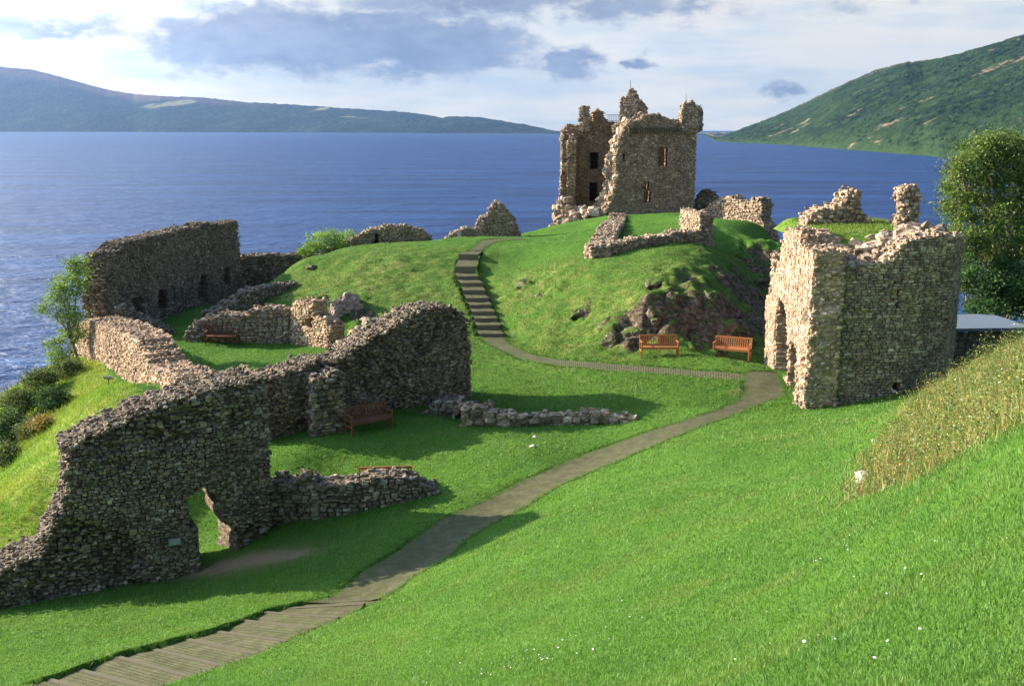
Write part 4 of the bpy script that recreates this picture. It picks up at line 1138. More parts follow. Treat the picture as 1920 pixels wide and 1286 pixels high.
rocks = [(1228, 592, (.6, .5, .8), 'tall pinkish rock face standing left on the dark crag above the benches'),
         (1190, 628, (.6, .45, .5), 'angular brown rock left of the pinkish face, above the left lawn bench'),
         (1150, 645, (.6, .5, .45), 'low brown rock at the foot of the knoll just left of the lawn bench'),
         (1225, 533, (.65, .5, .35), 'flat grey rock high on the knoll above the pinkish face'),
         (1300, 625, (.8, .4, .6), 'dark rock bulge above the gap between the two lawn benches'),
         (1365, 615, (1.0, .6, .8), 'large dark cliff rock above the right lawn bench'),
         (1330, 565, (.7, .5, .5), 'half buried dark rock midway up the shaded cliff'),
         (1420, 530, (.7, .6, .5), 'mossy rock high in the shaded slope beside the gatehouse'),
         (985, 533, (.6, .5, .4), 'small tan rock on the left flank of the knoll near the steps'),
         (1012, 552, (.4, .35, .25), 'smallest tan stone low on the left flank of the knoll'),
         (1088, 590, (.5, .5, .35), 'narrow grey rock poking from the middle of the knoll slope'),
         (650, 580, (1.8, .9, 1.3), 'big sunlit pink rock slab in the side of the grassy mound'),
         (692, 602, (1.0, .7, .9), 'grey white rock right of the big pink slab in the mound'),
         (607, 565, (.8, .6, .5), 'bluish shaded rock left of the big pink slab'),
         (584, 500, (.6, .5, .35), 'small weathered rock near the top left of the grassy mound'),
         (1262, 560, (.6, .5, .5), 'brown rock set in turf at the top of the crag left part')]
for i, (px, py, s, lb) in enumerate(rocks): rock(px, py, s, lb, 100 + i, mat=slb if ('slab' in lb and 'left' not in lb) else None)
whm, k, out = material('pale_rock'); o_ = k.pos()
principled(k, out, k.mix(k.ramp(k.noise(o_, 9, 5, .7), .35, .6), (.42, .34, .29), (.62, .56, .50)), .9, k.bump(k.noise(o_, 25, 5, .7), .8, .03), .2)
rock(1622, 900, (.26, .2, .2), 'pale jagged stone at the lower tip of the weedy bank', 140, None, .7, whm)
rock(998, 838, (.13, .12, .1), 'pale stone on the lawn below the row of loose stones, lower of two', 141, None, .6, whm)
rock(1003, 818, (.1, .09, .07), 'small pale stone on the lawn, upper of two below the row of stones', 142, None, .6, whm)
rock(150, 655, (.7, .5, .5), 'brown rock at the outer foot of the sunlit pink wall beside the shrubs', 143, None, .5)

# ------------------------------------------------------------------ benches
wd, k, out = material('teak')
o_ = k.obj()
c = k.mix(k.noise(k.mapping(o_, (3, 40, 40)), 2, 4), (.26, .095, .03), (.42, .17, .055))
principled(k, out, c, .55, k.bump(k.noise(k.mapping(o_, (3, 60, 60)), 3, 3), .2, .004), .35)
wd_shade, k, out = material('shaded_teak')  # darkened copy of the teak: shade on two benches put into the colour
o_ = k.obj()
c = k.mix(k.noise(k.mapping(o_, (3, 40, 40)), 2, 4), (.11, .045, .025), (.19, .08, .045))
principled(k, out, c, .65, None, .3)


def bench(label, mat, L=1.7):
    b = empty('bench')
    tag(b, label, 'bench', 'wooden slatted garden benches')
    h = L / 2
    m = MB()
    for i in range(5): m.bar((-h + .05, -.25 + i * .105, .43), (h - .05, -.25 + i * .105, .43), .085, .025)
    m.bar((-h + .03, -.27, .385), (h - .03, -.27, .385), .035, .07); m.bar((-h + .03, .2, .385), (h - .03, .2, .385), .035, .07)
    m.build('seat', mat, b)
    m = MB()
    n = 15
    for i in range(n):
        x = -h + .12 + (L - .24) * i / (n - 1); m.bar((x, .235, .47), (x, .295, .84), .05, .02)
    m.bar((-h + .03, .30, .87), (h - .03, .30, .87), .04, .075); m.bar((-h + .03, .23, .47), (h - .03, .23, .47), .035, .05)
    m.build('backrest', mat, b)
    for s in (-1, 1):
        m = MB(); m.bar((s * (h - .03), .225, -.05), (s * (h - .03), .225, .46), .06, .06); m.bar((s * (h - .03), .225, .45), (s * (h - .03), .305, .91), .06, .05); m.build('leg', mat, b)
        m = MB(); m.bar((s * (h - .03), -.28, -.05), (s * (h - .03), -.28, .65), .06, .06); m.build('leg', mat, b)
        m = MB(); m.bar((s * (h - .03), -.33, .665), (s * (h - .03), .26, .665), .07, .03); m.build('armrest', mat, b)
        m = MB(); m.bar((s * (h - .03), -.25, .25), (s * (h - .03), .195, .25), .04, .05); m.build('side_rail', mat, b)
    return b


def place(o, px, py, rz, d=None):
    c = hit(px, py) if d is None else P(px, py, d)
    o.location = (float(c[0]), float(c[1]), float(zt(c[0], c[1])) + .02); o.rotation_euler = (0, 0, rz)


b0 = bench('bench below the dark crag, left of the two on the lawn by the path', wd)
place(b0, 1235, 668, 0.03)


def copy_tree(o, label):
    c = o.copy(); COL.objects.link(c); c['label'] = label
    for ch in list(o.children):
        q = ch.copy(); COL.objects.link(q); q.parent = c
    return c


b1 = copy_tree(b0, 'bright orange bench turned towards the gatehouse arch, nearest the gatehouse'); place(b1, 1372, 675, -.42)
b2 = copy_tree(b0, 'bench against the low wall on the inner courtyard lawn at left'); place(b2, 418, 645, 0.02)
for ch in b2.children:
    ch.data = ch.data.copy(); ch.data.materials[0] = wd_shade
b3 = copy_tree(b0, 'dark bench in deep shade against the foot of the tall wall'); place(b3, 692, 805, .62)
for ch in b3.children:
    ch.data = ch.data.copy(); ch.data.materials[0] = wd_shade
b4 = copy_tree(b0, 'bench mostly hidden behind the low broken wall, only its back showing'); place(b4, 718, 925, math.pi + .1, 33.0)
b4.location = (-4.1, 31.35, float(zt(-4.1, 31.35)) + .0)

# signs
sg = empty('information_sign', hit(205, 728)); tag(sg, 'small purple grey sign board on the grass bank outside the pink wall', 'sign')
b = MB(); b.bar((0, 0, -.1), (0, 0, .4), .04, .04); b.build('post', mt, sg)
b = MB(); b.box((0, -.02, .45), (.19, .015, .1), np.array([[1, 0, 0], [0, .8, -.6], [0, .6, .8]])); 
sgm, k, out = material('sign_board'); principled(k, out, (.30, .26, .38), .4, None, .5); b.build('board', sgm, sg)
sg = empty('information_sign', P(861, 441, 77)); sg.location.z = float(zt(sg.location.x, sg.location.y)); tag(sg, 'small white sign leaning on the low wall below the jagged skyline ruin', 'sign')
b = MB(); b.bar((0, 0, -.1), (0, 0, .5), .04, .04); b.build('post', mt, sg)
b = MB(); b.box((0, -.03, .55), (.14, .015, .18)); b.build('board', frm, sg)

#PART2
# ------------------------------------------------------------------ water
wm, k, out = material('loch_water')
pos = k.pos()
# waves: several scales, crests roughly across the wind
pr = k.mapping(pos, (0.35, 1, 1), (0, 0, 0), (0, 0, R(12)))
w1 = k.noise(pr, 0.55, 5, 0.62, 0.6)
w2 = k.noise(k.mapping(pos, (0.5, 1, 1), (11, 3, 0), (0, 0, R(-8))), 0.12, 4, 0.6)
w3 = k.noise(k.mapping(pos, (0.22, 1, 1), (1, 33, 0), (0, 0, R(5))), 0.03, 8, 0.72)
hgt = k.math('ADD', k.math('ADD', k.math('MULTIPLY', w1, 0.9), k.math('MULTIPLY', w2, 2.2)), k.math('MULTIPLY', w3, 7.0))
gust = k.ramp(w3, 0.35, 0.68)
deep = k.mix(gust, (0.003, 0.022, 0.095), (0.012, 0.056, 0.185))
cap_ = k.ramp(k.noise(k.mapping(pos, (0.4, 1, 1), (5, 5, 0)), 0.35, 6, 0.75), 0.765, 0.80)
deep = k.mix(k.math('MULTIPLY', cap_, 0.6), deep, (0.5, 0.55, 0.6))
p_ = principled(k, out, deep, 0.40, k.bump(hgt, 1.0, 1.3), 0.5, IOR=1.33)
WX, WY0, WY1 = 13500, -2500, 13500
water = mesh_obj('water', [(-WX, WY0, 0), (WX, WY0, 0), (WX, WY1, 0), (-WX, WY1, 0)], [[0, 1, 2, 3]], wm)
tag(water, kind='structure')


# ------------------------------------------------------------------ hills
def hill(name, prof, mat, px0, px1, npx, rows, treeh, scale, seed, pw=0.85, fbk=.5):
    pr_ = np.array(prof, float)
    px = np.linspace(px0, px1, npx)
    ysh = np.interp(px, pr_[:, 0], pr_[:, 1]); yr = np.interp(px, pr_[:, 0], pr_[:, 2]); dr = np.interp(px, pr_[:, 0], pr_[:, 3])
    v = (643 - ysh) / FPX; ds = CAMZ / (ST - v * CT)
    S = np.stack([(px - 960) / FPX * ds, ds * (CT + v * ST)], 1)
    d2 = ds * dr; v2 = (643 - yr) / FPX
    Rg = np.stack([(px - 960) / FPX * d2, d2 * (CT + v2 * ST)], 1); zr_ = CAMZ + d2 * (-ST + v2 * CT)
    w = np.concatenate([np.linspace(-.02, 1, rows), 1 + np.linspace(.06, 1.2, 16)])
    XY = S[:, None] * (1 - w)[None, :, None] + Rg[:, None] * w[None, :, None]
    ww = np.clip(w, 0, 1) ** pw
    Zh = np.maximum(zr_ - treeh * .5, 1)[:, None] * np.where(w > 1, 1 - (w - 1) * .6, ww)[None]
    q = XY.reshape(-1, 2)
    big = (fbm(q / (scale * 28), 4, seed) - .5).reshape(Zh.shape)
    can = fbm(q / scale, 3, seed + 4, .6).reshape(Zh.shape)
    env = np.clip(w * 14, 0, 1)[None] * np.clip((1.02 - w) * 6, 0.0, 1)[None]
    Zh = Zh + big * env * np.maximum(zr_[:, None] * .18, 8) + (can - .3) * treeh * np.clip(w * 40, 0, 1)[None]
    Zh[:, 0] = -4
    Zh = np.where(w[None] <= 0.0, np.minimum(Zh, -1), Zh)
    n = len(w)
    i_ = np.arange(npx * n).reshape(npx, n)
    f = np.stack([i_[:-1, :-1].ravel(), i_[1:, :-1].ravel(), i_[1:, 1:].ravel(), i_[:-1, 1:].ravel()], 1)
    o = mesh_obj(name, np.column_stack([q, Zh.ravel()]), f, mat, smooth=False,
                 attrs={'up': np.broadcast_to(w, Zh.shape).ravel(), 'can': can.ravel(), 'ppx': np.broadcast_to(px[:, None], Zh.shape).ravel()})
    return tag(o, kind='structure')


hm1, k, out = material('near_hill_forest')
pos = k.pos(); can = k.attr('can', 'Fac'); up = k.attr('up', 'Fac')
a = k.noise(pos, .006, 5, .6); b_ = k.noise(pos, .03, 5, .65)
c = k.mix(k.ramp(a, .38, .6), (.006, .016, .012), (.014, .030, .016))
c = k.mix(k.ramp(b_, .45, .7), c, (.026, .052, .020))
c = k.mix(k.math('MULTIPLY', k.ramp(k.math('ADD', up, k.math('MULTIPLY', a, .4)), .45, .12), .6), c, (.034, .062, .022))
bare = k.ramp(k.noise(k.mapping(pos, (.8, .8, 1.6), (60, 10, 3)), .0085, 6, .75), .60, .66)
c = k.mix(k.math('MULTIPLY', bare, .85), c, k.mix(b_, (.15, .10, .06), (.20, .16, .115)))
c = k.mix(k.ramp(up, .93, 1.05), c, (.11, .095, .06))
principled(k, out, c, .95, k.bump(k.noise(pos, .12, 4, .7), .8, 4.0), .05)
near_prof = [(1318, 253.5, 253, 1.2), (1340, 264, 261, 1.25), (1370, 267, 248, 1.4), (1430, 270, 226, 1.5), (1480, 272.5, 205, 1.55), (1500, 274, 195, 1.6), (1560, 279, 166, 1.7), (1600, 282, 148, 1.8), (1640, 285, 131, 1.9), (1700, 290, 115, 2.0),
             (1730, 292, 113, 2.05), (1760, 295, 108, 2.1), (1800, 297, 99, 2.1), (1870, 302, 80, 2.2), (1920, 306, 65, 2.3), (2100, 322, 30, 2.5), (2500, 350, 20, 2.6), (3000, 380, 30, 2.6), (3600, 420, 60, 2.6)]
h = hill('hill', near_prof, hm1, 1322, 3600, 1300, 300, 9, 13, 5, .85)

hm2, k, out = material('far_hill_forest')
pos = k.pos(); up = k.attr('up', 'Fac'); ppx = k.attr('ppx', 'Fac')
a = k.noise(pos, .0012, 5, .65); b_ = k.noise(pos, .006, 5, .7)
c = k.mix(k.ramp(a, .4, .62), (.007, .018, .022), (.015, .031, .031))
c = k.mix(k.ramp(b_, .5, .75), c, (.045, .07, .042))
moor = k.math('MULTIPLY', k.ramp(k.math('ADD', up, k.math('MULTIPLY', a, .3)), .88, 1.05), k.ramp(ppx, 620, 250))
c = k.mix(moor, c, (.10, .065, .06))
field = k.math('MULTIPLY', k.ramp(k.noise(k.mapping(pos, (1, .5, 1), (900, 100, 0)), .0016, 2, .4), .60, .64), k.math('MULTIPLY', k.ramp(up, .45, .55), k.ramp(ppx, 240, 300)))
c = k.mix(field, c, (.22, .21, .12))
principled(k, out, c, .95, k.bump(k.noise(pos, .03, 4, .7), .7, 14.0), .05)
far_prof = [(-1400, 246, 170, 1.5), (-600, 246.5, 120, 1.5), (-200, 247, 105, 1.5), (0, 247.5, 125, 1.45), (60, 247.6, 130, 1.45), (110, 247.7, 143, 1.4), (200, 248, 167, 1.4), (250, 248.1, 176, 1.35), (300, 248.3, 179, 1.3), (380, 248.5, 182, 1.3), (450, 248.8, 190, 1.3),
            (560, 249, 196, 1.3), (640, 249.4, 202, 1.3), (760, 250, 209, 1.3), (830, 250.3, 220, 1.25), (850, 250.4, 217, 1.25), (900, 250.6, 219, 1.25), (930, 250.8, 224, 1.25), (980, 251, 232, 1.2), (1020, 251.4, 240, 1.2), (1048, 251.7, 246, 1.15), (1060, 252, 249, 1.1), (1200, 252.6, 249, 1.1), (1290, 253, 250, 1.1), (1345, 253.4, 250.5, 1.1), (1420, 254, 250, 1.1)]
hill('far_hills', far_prof, hm2, -1400, 1420, 1300, 110, 16, 45, 8, .9)

# ------------------------------------------------------------------ vegetation
def leaf_material(name, trans=.35):
    m, k, out = material(name)
    c = k.attr('Col')
    d = k.new('ShaderNodeBsdfPrincipled'); k.put(d.inputs['Base Color'], c); d.inputs['Roughness'].default_value = .6; d.inputs['Specular IOR Level'].default_value = .25
    t = k.new('ShaderNodeBsdfTranslucent'); k.put(t.inputs[0], k.mix(1.0, c, (1.1, 1.15, .7), 'MULTIPLY'))
    mx = k.new('ShaderNodeMixShader'); mx.inputs[0].default_value = trans
    k.l.new(d.outputs[0], mx.inputs[1]); k.l.new(t.outputs[0], mx.inputs[2]); k.l.new(mx.outputs[0], out.inputs[0])
    return m


LEAF = leaf_material('leaf'); BLADE = leaf_material('grass_blade', .3)
bark, k, out = material('bark')
principled(k, out, k.mix(k.noise(k.mapping(k.obj(), (1, 1, .3)), 9, 5, .7), (.13, .11, .085), (.30, .27, .22)), .9, k.bump(k.noise(k.obj(), 20, 4), .6, .02), .15)


def blades(name, x, y, h, w, col, tipcol, mat=BLADE, zoff=-.01, lean=.45, seed=2, parent=None):
    r = np.random.default_rng(seed); n = len(x)
    z = zt(x, y) + zoff
    a = r.uniform(0, 2 * np.pi, n); dx = np.cos(a) * w / 2; dy = np.sin(a) * w / 2
    la = r.uniform(0, 2 * np.pi, n); ll = r.uniform(.05, lean * 2, n) * h
    V = np.zeros((n, 3, 3))
    V[:, 0] = np.column_stack([x - dx, y - dy, z]); V[:, 1] = np.column_stack([x + dx, y + dy, z])
    V[:, 2] = np.column_stack([x + np.cos(la) * ll, y + np.sin(la) * ll, z + h * r.uniform(.7, 1, n)])
    C = np.zeros((n, 3, 3)); C[:, 0] = C[:, 1] = col; C[:, 2] = tipcol
    me = mesh_obj(name, V.reshape(-1, 3), None, mat, parent, C.reshape(-1, 3), False, tris=np.arange(3 * n).reshape(n, 3))
    return me


def fan(n, r0, r1, half, r):
    rr = r0 * (r1 / r0) ** r.random(n); an = r.uniform(-half, half, n)
    return np.sin(an) * rr, np.cos(an) * rr, rr


r = np.random.default_rng(77)
bx = []; by = []; br = []
x, y, rr = fan(1000000, 2.2, 42, R(33), r)
ok = (sample(PATHM, x, y) < .3) & (sample(weedm, x, y) < .5) & (sample(bankm, x, y) < .5) & (sample(BARE, x, y) < .35 + .3 * fbm(np.column_stack([x, y]) * 3, 2, 91))
# only where the lawn is on the viewer's side of the near walls or in view
x, y, rr = x[ok], y[ok], rr[ok]
patch = fbm(np.column_stack([x, y]) * .5, 3, 12); p2 = fbm(np.column_stack([x, y]) * 3.0, 3, 14)
base = np.array([.052, .138, .023])[None] * (1 - patch[:, None]) + np.array([.112, .218, .038])[None] * patch[:, None]
p3 = np.clip(fbm(np.column_stack([x, y]) * .9 + 5, 4, 19) * 2.6 - 1.1, 0, 1)[:, None]; base = base * (1 - .5 * p3) + np.array([[.15, .185, .045]]) * .5 * p3
base = base * (.82 + .36 * p2[:, None]) * r.uniform(.75, 1.25, (len(x), 1))
tip = base * np.array([1.75, 1.5, 1.75]) + np.where(r.random(len(x))[:, None] < .05, np.array([[.16, .13, .05]]), 0)
hh = (.030 + .0011 * rr) * r.uniform(.6, 1.5, len(x)) * (.65 + .7 * p2) * np.where(r.random(len(x)) < .05, 1.8, 1); wwd = .0035 + .00075 * rr
o = blades('grass', x, y, hh, wwd, base, tip); tag(o, 'short mown green lawn grass covering the slopes and courtyard', 'grass', kind='stuff')
# further lawns: coarser tufts
x, y, rr = fan(420000, 38, 92, R(28), r)
ok = (sample(PATHM, x, y) < .3) & (sample(bankm, x, y) < .5) & (sample(ROCKM, x, y) < .45)
x, y, rr = x[ok], y[ok], rr[ok]
kn = sample(KN, x, y); p2 = fbm(np.column_stack([x, y]) * 1.6, 3, 15)
base = np.array([[.060, .145, .018]]) * (1 - kn[:, None] * p2[:, None]) + np.array([[.15, .17, .045]]) * kn[:, None] * p2[:, None]
base = base * r.uniform(.75, 1.25, (len(x), 1)); tip = base * np.array([1.4, 1.25, 1.3])
hh = (.05 + .09 * kn * p2) * r.uniform(.6, 1.4, len(x)); wwd = np.full(len(x), .04)
o = blades('grass', x, y, hh, wwd, base, tip, seed=4); tag(o, 'short green grass on the mound, the knoll and the far lawns', 'grass', kind='stuff')
# overhanging tufts along the path borders
ex = []; ey = []
for nm in gL:
    for E in gL[nm]:
        for i in range(len(E) - 1):
            L_ = np.linalg.norm((E[i + 1] - E[i])[:2]); n = int(L_ * 260)
            t = r.random(n)[:, None]; q = E[i][:2] * (1 - t) + E[i + 1][:2] * t + r.normal(0, .05, (n, 2)); ex.append(q[:, 0]); ey.append(q[:, 1])
ex = np.concatenate(ex); ey = np.concatenate(ey)
base = np.array([[.055, .125, .014]]) * r.uniform(.7, 1.3, (len(ex), 1))
keep_ = r.random(len(ex)) < .6; ex = ex[keep_]; ey = ey[keep_]; base = base[keep_]; z0 = zraw(ex, ey) - zt(ex, ey)
o = blades('grass_fringe', ex, ey, r.uniform(.05, .12, len(ex)) + np.clip(z0, 0, .1), .02, base, base * 1.4, seed=6); tag(o, 'ragged grass growing over the borders of the path', 'grass', kind='stuff')

# rough sunny grass on the outer bank
def in_poly_points(poly, n, r):
    p = np.array(poly); lo, hi = p.min(0), p.max(0); q = r.uniform(lo, hi, (n, 2)); m = inpoly(q[:, 0], q[:, 1], poly); return q[m]
q = in_poly_points(BANK, 420000, r); q = q[(q[:, 1] < 55) & (q[:, 0] > -38)]
px_, py_, d_ = project(q[:, 0], q[:, 1], zt(q[:, 0], q[:, 1])); q = q[(px_ > -220) & (py_ < 1250)]
pp = fbm(q * .6, 3, 41); p2 = fbm(q * 2.4, 3, 43)
mixf = np.clip(pp * 1.3 - .25 + (p2 - .5), 0, 1)[:, None]
base = np.array([[.115, .225, .018]]) * (1 - mixf) + np.array([[.28, .32, .06]]) * mixf
base = base * r.uniform(.7, 1.3, (len(q), 1))
o = blades('rough_grass', q[:, 0], q[:, 1], (.08 + .22 * p2 ** 2 * 2) * r.uniform(.6, 1.4, len(q)), .02, base, base * np.array([1.6, 1.4, 1.6]), lean=.6, seed=8)
tag(o, 'long yellow green grass on the steep sunny bank outside the walls', 'grass', kind='stuff')
# turf cap blades on the gatehouse
n = 9000; qx = r.uniform(12.1, 17, n); qy = r.uniform(38.9, 46, n)
ix = np.clip(((qx - tx[0]) / (tx[1] - tx[0])).astype(int), 0, len(tx) - 1); iy = np.clip(((qy - ty[0]) / (ty[1] - ty[0])).astype(int), 0, len(ty) - 1)
tz_ = TZ[iy, ix]; base = np.array([[.10, .15, .025]]) * r.uniform(.7, 1.4, (n, 1))
o = blades('turf_grass', qx, qy, .12 * r.uniform(.5, 1.6, n), .03, base, base * 1.6, zoff=tz_ - zt(qx, qy) - .01, seed=9); keep(G, o); o['kind'] = 'stuff'


def cards(C, size, r, elong=.55):
    """randomly turned leaf quads"""
    n = len(C); M = rand_rot(n, math.pi, r); size = np.broadcast_to(size, (n,))
    q = np.array([[-1, 0, 0], [0, -elong, .1], [1, 0, 0], [0, elong, .1]]) * .5
    v = np.einsum('nij,kj->nki', M, q) * size[:, None, None] + C[:, None]
    return v.reshape(-1, 3), np.arange(4 * n).reshape(n, 4)


# weeds on the right-hand bank
q = in_poly_points(WEED, 58000, r); q = q + r.normal(0, .22, q.shape)
q = q[project(q[:, 0], q[:, 1], zt(q[:, 0], q[:, 1]))[0] < 2300]
cl = fbm(q * 1.1, 3, 51); c2_ = fbm(q * 3.2, 3, 53)
pal_ = np.array([(.10, .16, .035), (.27, .24, .09), (.14, .19, .05), (.32, .27, .12), (.11, .17, .04), (.22, .24, .08), (.30, .19, .07), (.13, .18, .05)])
ci = np.clip((cl * 1.6 - .3 + r.normal(0, .28, len(q))) * 8, 0, 7).astype(int)
base = pal_[ci] * r.uniform(.65, 1.25, (len(q), 1))
dist = np.hypot(q[:, 0], q[:, 1])
o1 = blades('weeds', q[:, 0], q[:, 1], (.12 + .45 * np.clip(cl * c2_ * 2 - .2, 0, 1)) * r.uniform(.5, 1.5, len(q)), .008 + .0006 * dist, base, base * 1.35, lean=.45, seed=10)
tag(o1, 'tangle of dry yellow and green weeds on the bank at right', 'weeds', kind='stuff')
q = in_poly_points(WEED, 190000, r); q = q + r.normal(0, .15, q.shape); cl = fbm(q * 1.1, 3, 51); c2_ = fbm(q * 2.6, 3, 55); kp = c2_ > .46; q = q[kp]; cl = cl[kp]; c2_ = c2_[kp]
C = np.column_stack([q, zt(q[:, 0], q[:, 1]) + r.uniform(.02, 1, len(q)) * (.10 + 1.3 * np.clip(c2_ - .42, 0, 1) * 2)])
v, f = cards(C, r.uniform(.02, .055, len(q)), r)
lp = np.array([(.12, .19, .035), (.19, .24, .05), (.08, .14, .03), (.28, .28, .08), (.30, .23, .09), (.15, .22, .06)])
lc = lp[r.integers(0, 6, len(q))] * r.uniform(.7, 1.3, (len(q), 1))
wh = r.random(len(q)) < .018; lc[wh] = (.66, .6, .5); og = r.random(len(q)) < .006; lc[og] = (.55, .22, .04)
o = mesh_obj('weeds', v, f, LEAF, color=np.repeat(lc, 4, 0)); tag(o, 'leafy herbs and pale flower heads among the dry grass of the right bank', 'weeds', kind='stuff')

# daisies in the near lawn
dm, k, out = material('daisy_petal'); principled(k, out, (.78, .74, .68), .7, None, .2)
cs = []
for (px, py, n, sp) in [(1600, 1020, 10, .35), (1000, 1240, 16, .45), (1690, 1080, 3, .3), (1710, 1120, 4, .3), (1875, 1045, 1, .1), (1265, 1092, 2, .1), (1180, 1130, 3, .2), (1130, 1180, 5, .3), (1420, 1227, 2, .1), (1690, 1225, 2, .1), (1655, 1248, 1, .1), (1900, 1205, 1, .1), (1080, 1200, 3, .3), (960, 1262, 8, .6), (860, 1270, 4, .4), (1350, 1190, 3, .6), (1500, 1140, 2, .4), (820, 1240, 3, .3)]:
    c = hit(px, py)
    for _ in range(n): cs.append([c[0] + r.normal(0, sp), c[1] + r.normal(0, sp)])
cs = np.array(cs); D = MB()
for (x_, y_) in cs:
    z_ = float(zt(x_, y_)) + .055; s_ = r.uniform(.006, .011); t_ = r.normal(0, .25, 2)
    vv_ = [[x_, y_, z_ + .003]] + [[x_ + s_ * math.cos(a), y_ + s_ * math.sin(a), z_ + s_ * (t_[0] * math.cos(a) + t_[1] * math.sin(a))] for a in np.linspace(0, 2 * math.pi, 9)[:-1]] + [[x_, y_, z_ - .006]]
    D.add(vv_, None, None, [[0, 1 + i, 1 + (i + 1) % 8] for i in range(8)] + [[9, 1 + (i + 1) % 8, 1 + i] for i in range(8)])
o = D.build('daisies', dm); tag(o, 'tiny white daisies scattered in the near lawn', 'daisies', kind='stuff')


def plant(name, label, cat, base, blobs, pal, ncl, nleaf, leaf, crad=.32, trunk=.2, seed=1, group=None, limbs=True, hollow=.55, twigs=.35):
    """blobs: (centre xyz, radius); trunk and limbs, twigs to leaf clusters, thousands of separate leaves"""
    r = np.random.default_rng(seed)
    root = empty(name, base)
    tag(root, label, cat, group)
    bl = [(np.array(c, float), rr) for c, rr in blobs]
    wts_ = np.array([rr ** 2 for _, rr in bl]); wts_ /= wts_.sum()
    ids = r.choice(len(bl), ncl, p=wts_)
    d = r.normal(size=(ncl, 3)); d /= np.linalg.norm(d, axis=1)[:, None]
    rad = r.uniform(hollow, 1.08, ncl)
    cen = np.array([bl[i][0] for i in ids]) + d * (rad * np.array([bl[i][1] for i in ids]))[:, None] * np.array([1, 1, .85])
    m = MB(); base = np.array(base, float)
    ctr = np.mean([c for c, _ in bl], 0)
    top = ctr * .75 + base * .25; top[2] = base[2] + (ctr[2] - base[2]) * .55
    tr = [base + (top - base) * t + np.array([math.sin(t * 4 + seed) * .06, math.cos(t * 3) * .06, 0]) * (ctr[2] - base[2]) * .3 for t in np.linspace(0, 1, 6)]
    tr[0] = base - np.array([0, 0, .3])
    if limbs:
        m.tube(tr, np.linspace(trunk, trunk * .6, 6), 9)
        for i, (c, rr) in enumerate(bl):
            st = tr[min(5, 2 + i % 4)]
            mid = (st + c) / 2 + r.normal(0, .12, 3) * np.linalg.norm(c - st) + np.array([0, 0, -.05]) * np.linalg.norm(c - st)
            pts_ = [st, st * .5 + mid * .5 + r.normal(0, .05, 3), mid, mid * .45 + c * .55, c]
            m.tube(pts_, np.linspace(trunk * .5, trunk * .14, 5), 6)
            mine = np.where(ids == i)[0]
            for j in mine[: int(len(mine) * twigs)]:
                s2 = pts_[r.integers(2, 5)]; e = cen[j]; mm = (s2 + e) / 2 + r.normal(0, .06, 3)
                m.tube([s2, mm, e], [trunk * .12, trunk * .08, trunk * .04], 4)
    else:
        for j in range(min(ncl, 14)):
            e = cen[j]; mm = base * .4 + e * .6 + r.normal(0, .05, 3)
            m.tube([base - np.array([0, 0, .2]), mm, e], [.03, .02, .01], 5)
    t_ = m.build('trunk' if limbs else 'stem', bark, smooth=True)
    nl = ncl * nleaf
    ci = np.repeat(np.arange(ncl), nleaf)
    C = cen[ci] + r.normal(0, 1, (nl, 3)) * crad * np.array([1, 1, .6]) * r.uniform(.4, 1, (nl, 1))
    v, f = cards(C, r.uniform(.7, 1.3, nl) * leaf, r)
    pal = np.array(pal); cb_ = pal[r.integers(0, len(pal), ncl)][ci] * .6 + pal[r.integers(0, len(pal), nl)] * .4
    cb_ = cb_ * r.uniform(.75, 1.25, (nl, 1)) * r.uniform(.6, 1.25, ncl)[ci][:, None]
    cr = mesh_obj('crown', v, f, LEAF, color=np.repeat(cb_, 4, 0))
    keep(root, t_, cr)
    return root


def pb(lst):  # (px, py, depth, radius px)
    return [(P(px, py, d), rp / FPX * d) for (px, py, d, rp) in lst]


def gnd(px, d):
    p = P(px, 600, d); return (p[0], p[1], float(zt(p[0], p[1])))


G1 = [(.085, .155, .030), (.12, .19, .038), (.17, .225, .05), (.065, .13, .028), (.21, .25, .065)]
G2 = [(.035, .090, .024), (.055, .115, .030), (.075, .135, .034), (.042, .105, .034)]
YG = [(.24, .36, .05), (.18, .32, .04), (.30, .42, .08), (.15, .26, .04)]
OL = [(.045, .080, .020), (.07, .115, .027), (.095, .135, .033), (.055, .095, .026), (.16, .16, .045)]
plant('ash_tree', 'tall bushy green tree rising behind the gatehouse at the right edge', 'tree', gnd(1855, 55),
      pb([(1842, 285, 55, 38), (1802, 318, 54, 30), (1888, 275, 56, 34), (1925, 310, 55, 50), (1850, 350, 55, 48), (1800, 385, 54, 34), (1905, 400, 56, 50), (1812, 450, 53, 36), (1880, 470, 55, 50), (1965, 360, 57, 60), (1960, 460, 57, 60), (1785, 345, 55, 20), (1860, 415, 53, 34)]),
      G1, 800, 64, .16, .42, .26, 5, 'trees behind the gatehouse')
plant('dark_tree', 'darker dense tree lower down between the gatehouse and the flat roofed hut', 'tree', gnd(1840, 53),
      pb([(1830, 530, 52, 36), (1870, 550, 52, 40), (1815, 490, 53, 26), (1910, 560, 52, 40), (1845, 585, 51, 34), (1895, 515, 53, 36), (1950, 560, 53, 50)]),
      G2, 420, 62, .14, .38, .18, 6, 'trees behind the gatehouse')
plant('sapling', 'light green young tree growing out of the bank beside the lochside wall', 'tree', gnd(138, 49),
      pb([(140, 492, 50, 17), (120, 525, 50, 22), (143, 545, 50, 18), (112, 556, 50, 18), (88, 578, 50, 12), (130, 590, 50, 24), (142, 628, 50, 22), (105, 640, 49, 15), (118, 665, 49, 22), (150, 510, 50, 14)]),
      YG[:2] + G1[1:3] + [(.10, .19, .035)], 170, 46, .12, .3, .09, 7)
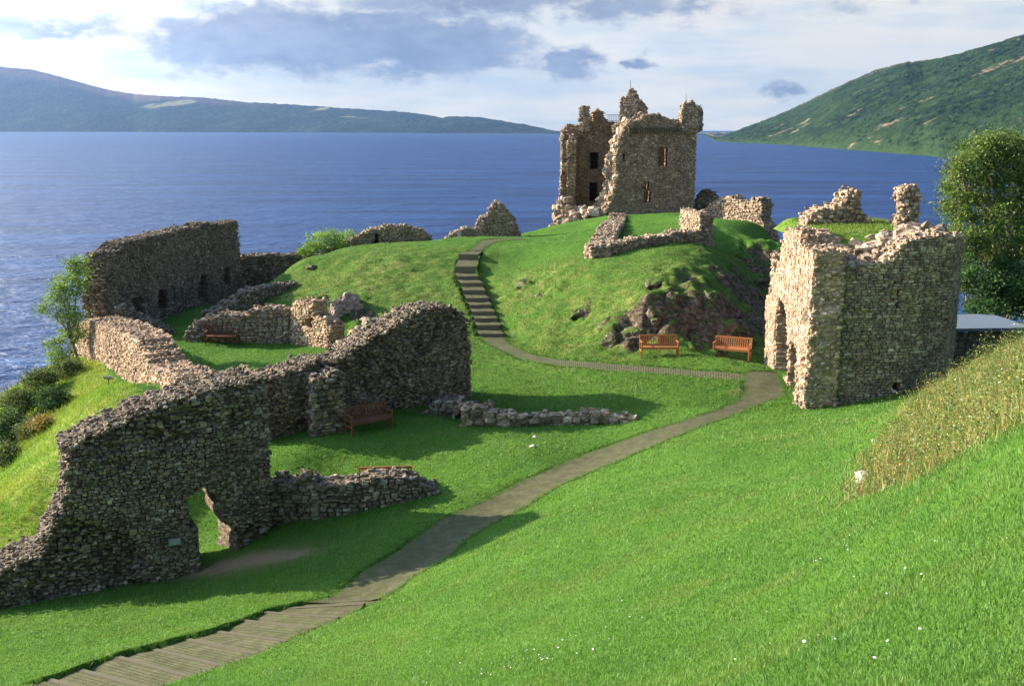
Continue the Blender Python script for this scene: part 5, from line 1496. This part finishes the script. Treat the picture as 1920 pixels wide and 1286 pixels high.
plant('leafy_bush', 'bright yellow green bush on the skyline beyond the grassy mound', 'bush', gnd(615, 73.5),
      pb([(600, 455, 73, 22), (635, 450, 73, 18), (580, 466, 73, 14), (652, 440, 74, 12), (612, 438, 73, 12), (568, 472, 73, 8)]),
      YG, 130, 40, .13, .3, .06, 8)
sh = [(128, 688, 46.5, 26, 'small dark shrub at the foot of the pink wall corner', OL), (75, 705, 45, 30, 'rounded olive shrub against the water, second from the top of the bank', OL), (35, 742, 43, 34, 'dark shrub halfway down the line of bushes above the loch', OL),
      (98, 742, 42.5, 27, 'green shrub nearest the sunny grass on the bank', G2), (10, 790, 41.5, 36, 'large dark shrub at the left edge of the picture', G2), (62, 800, 40.5, 28, 'olive shrub with yellowing leaves in the lower bushes', OL),
      (18, 850, 39.5, 30, 'lowest dark shrub of the bushes at the left edge', OL), (78, 790, 40, 10, 'little orange leaved bush in front of the lower bushes', [(.34, .20, .05), (.28, .22, .06), (.20, .17, .05)]), (-45, 800, 42, 40, 'shrub just beyond the left edge of the bushes', G2)]
for i, (px, py, d, rp, lb, pl) in enumerate(sh[:8]):
    s_ = rp
    bs = pb([(px, py, d, s_ * .8), (px - s_ * .6, py + s_ * .25, d, s_ * .6), (px + s_ * .6, py + s_ * .2, d, s_ * .6), (px, py + s_ * .55, d - .4, s_ * .75)])
    p = P(px, py + rp, d)
    plant('shrub', lb, 'shrub', (p[0], p[1], min(float(zt(p[0], p[1])), p[2])), bs, pl, int(60 + rp * 2.2), 46, .085, .22, .05, 20 + i, 'shrubs on the bank above the loch', limbs=False, hollow=.3)

# ------------------------------------------------------------------ haze
hz, k, out = material('haze')
pv = k.new('ShaderNodeVolumePrincipled')
pv.inputs['Color'].default_value = (.17, .30, .56, 1); pv.inputs['Density'].default_value = 4.2e-5; pv.inputs['Anisotropy'].default_value = .2
k.l.new(pv.outputs[0], out.inputs['Volume'])
hx, hy0, hy1, hz0, hz1 = 14000, -3000, 14500, -6, 1100
V = [(a, b, c) for a in (-hx, hx) for b in (hy0, hy1) for c in (hz0, hz1)]
o = mesh_obj('haze', V, [[0, 1, 3, 2], [4, 6, 7, 5], [0, 4, 5, 1], [2, 3, 7, 6], [0, 2, 6, 4], [1, 5, 7, 3]], hz); tag(o, kind='stuff')
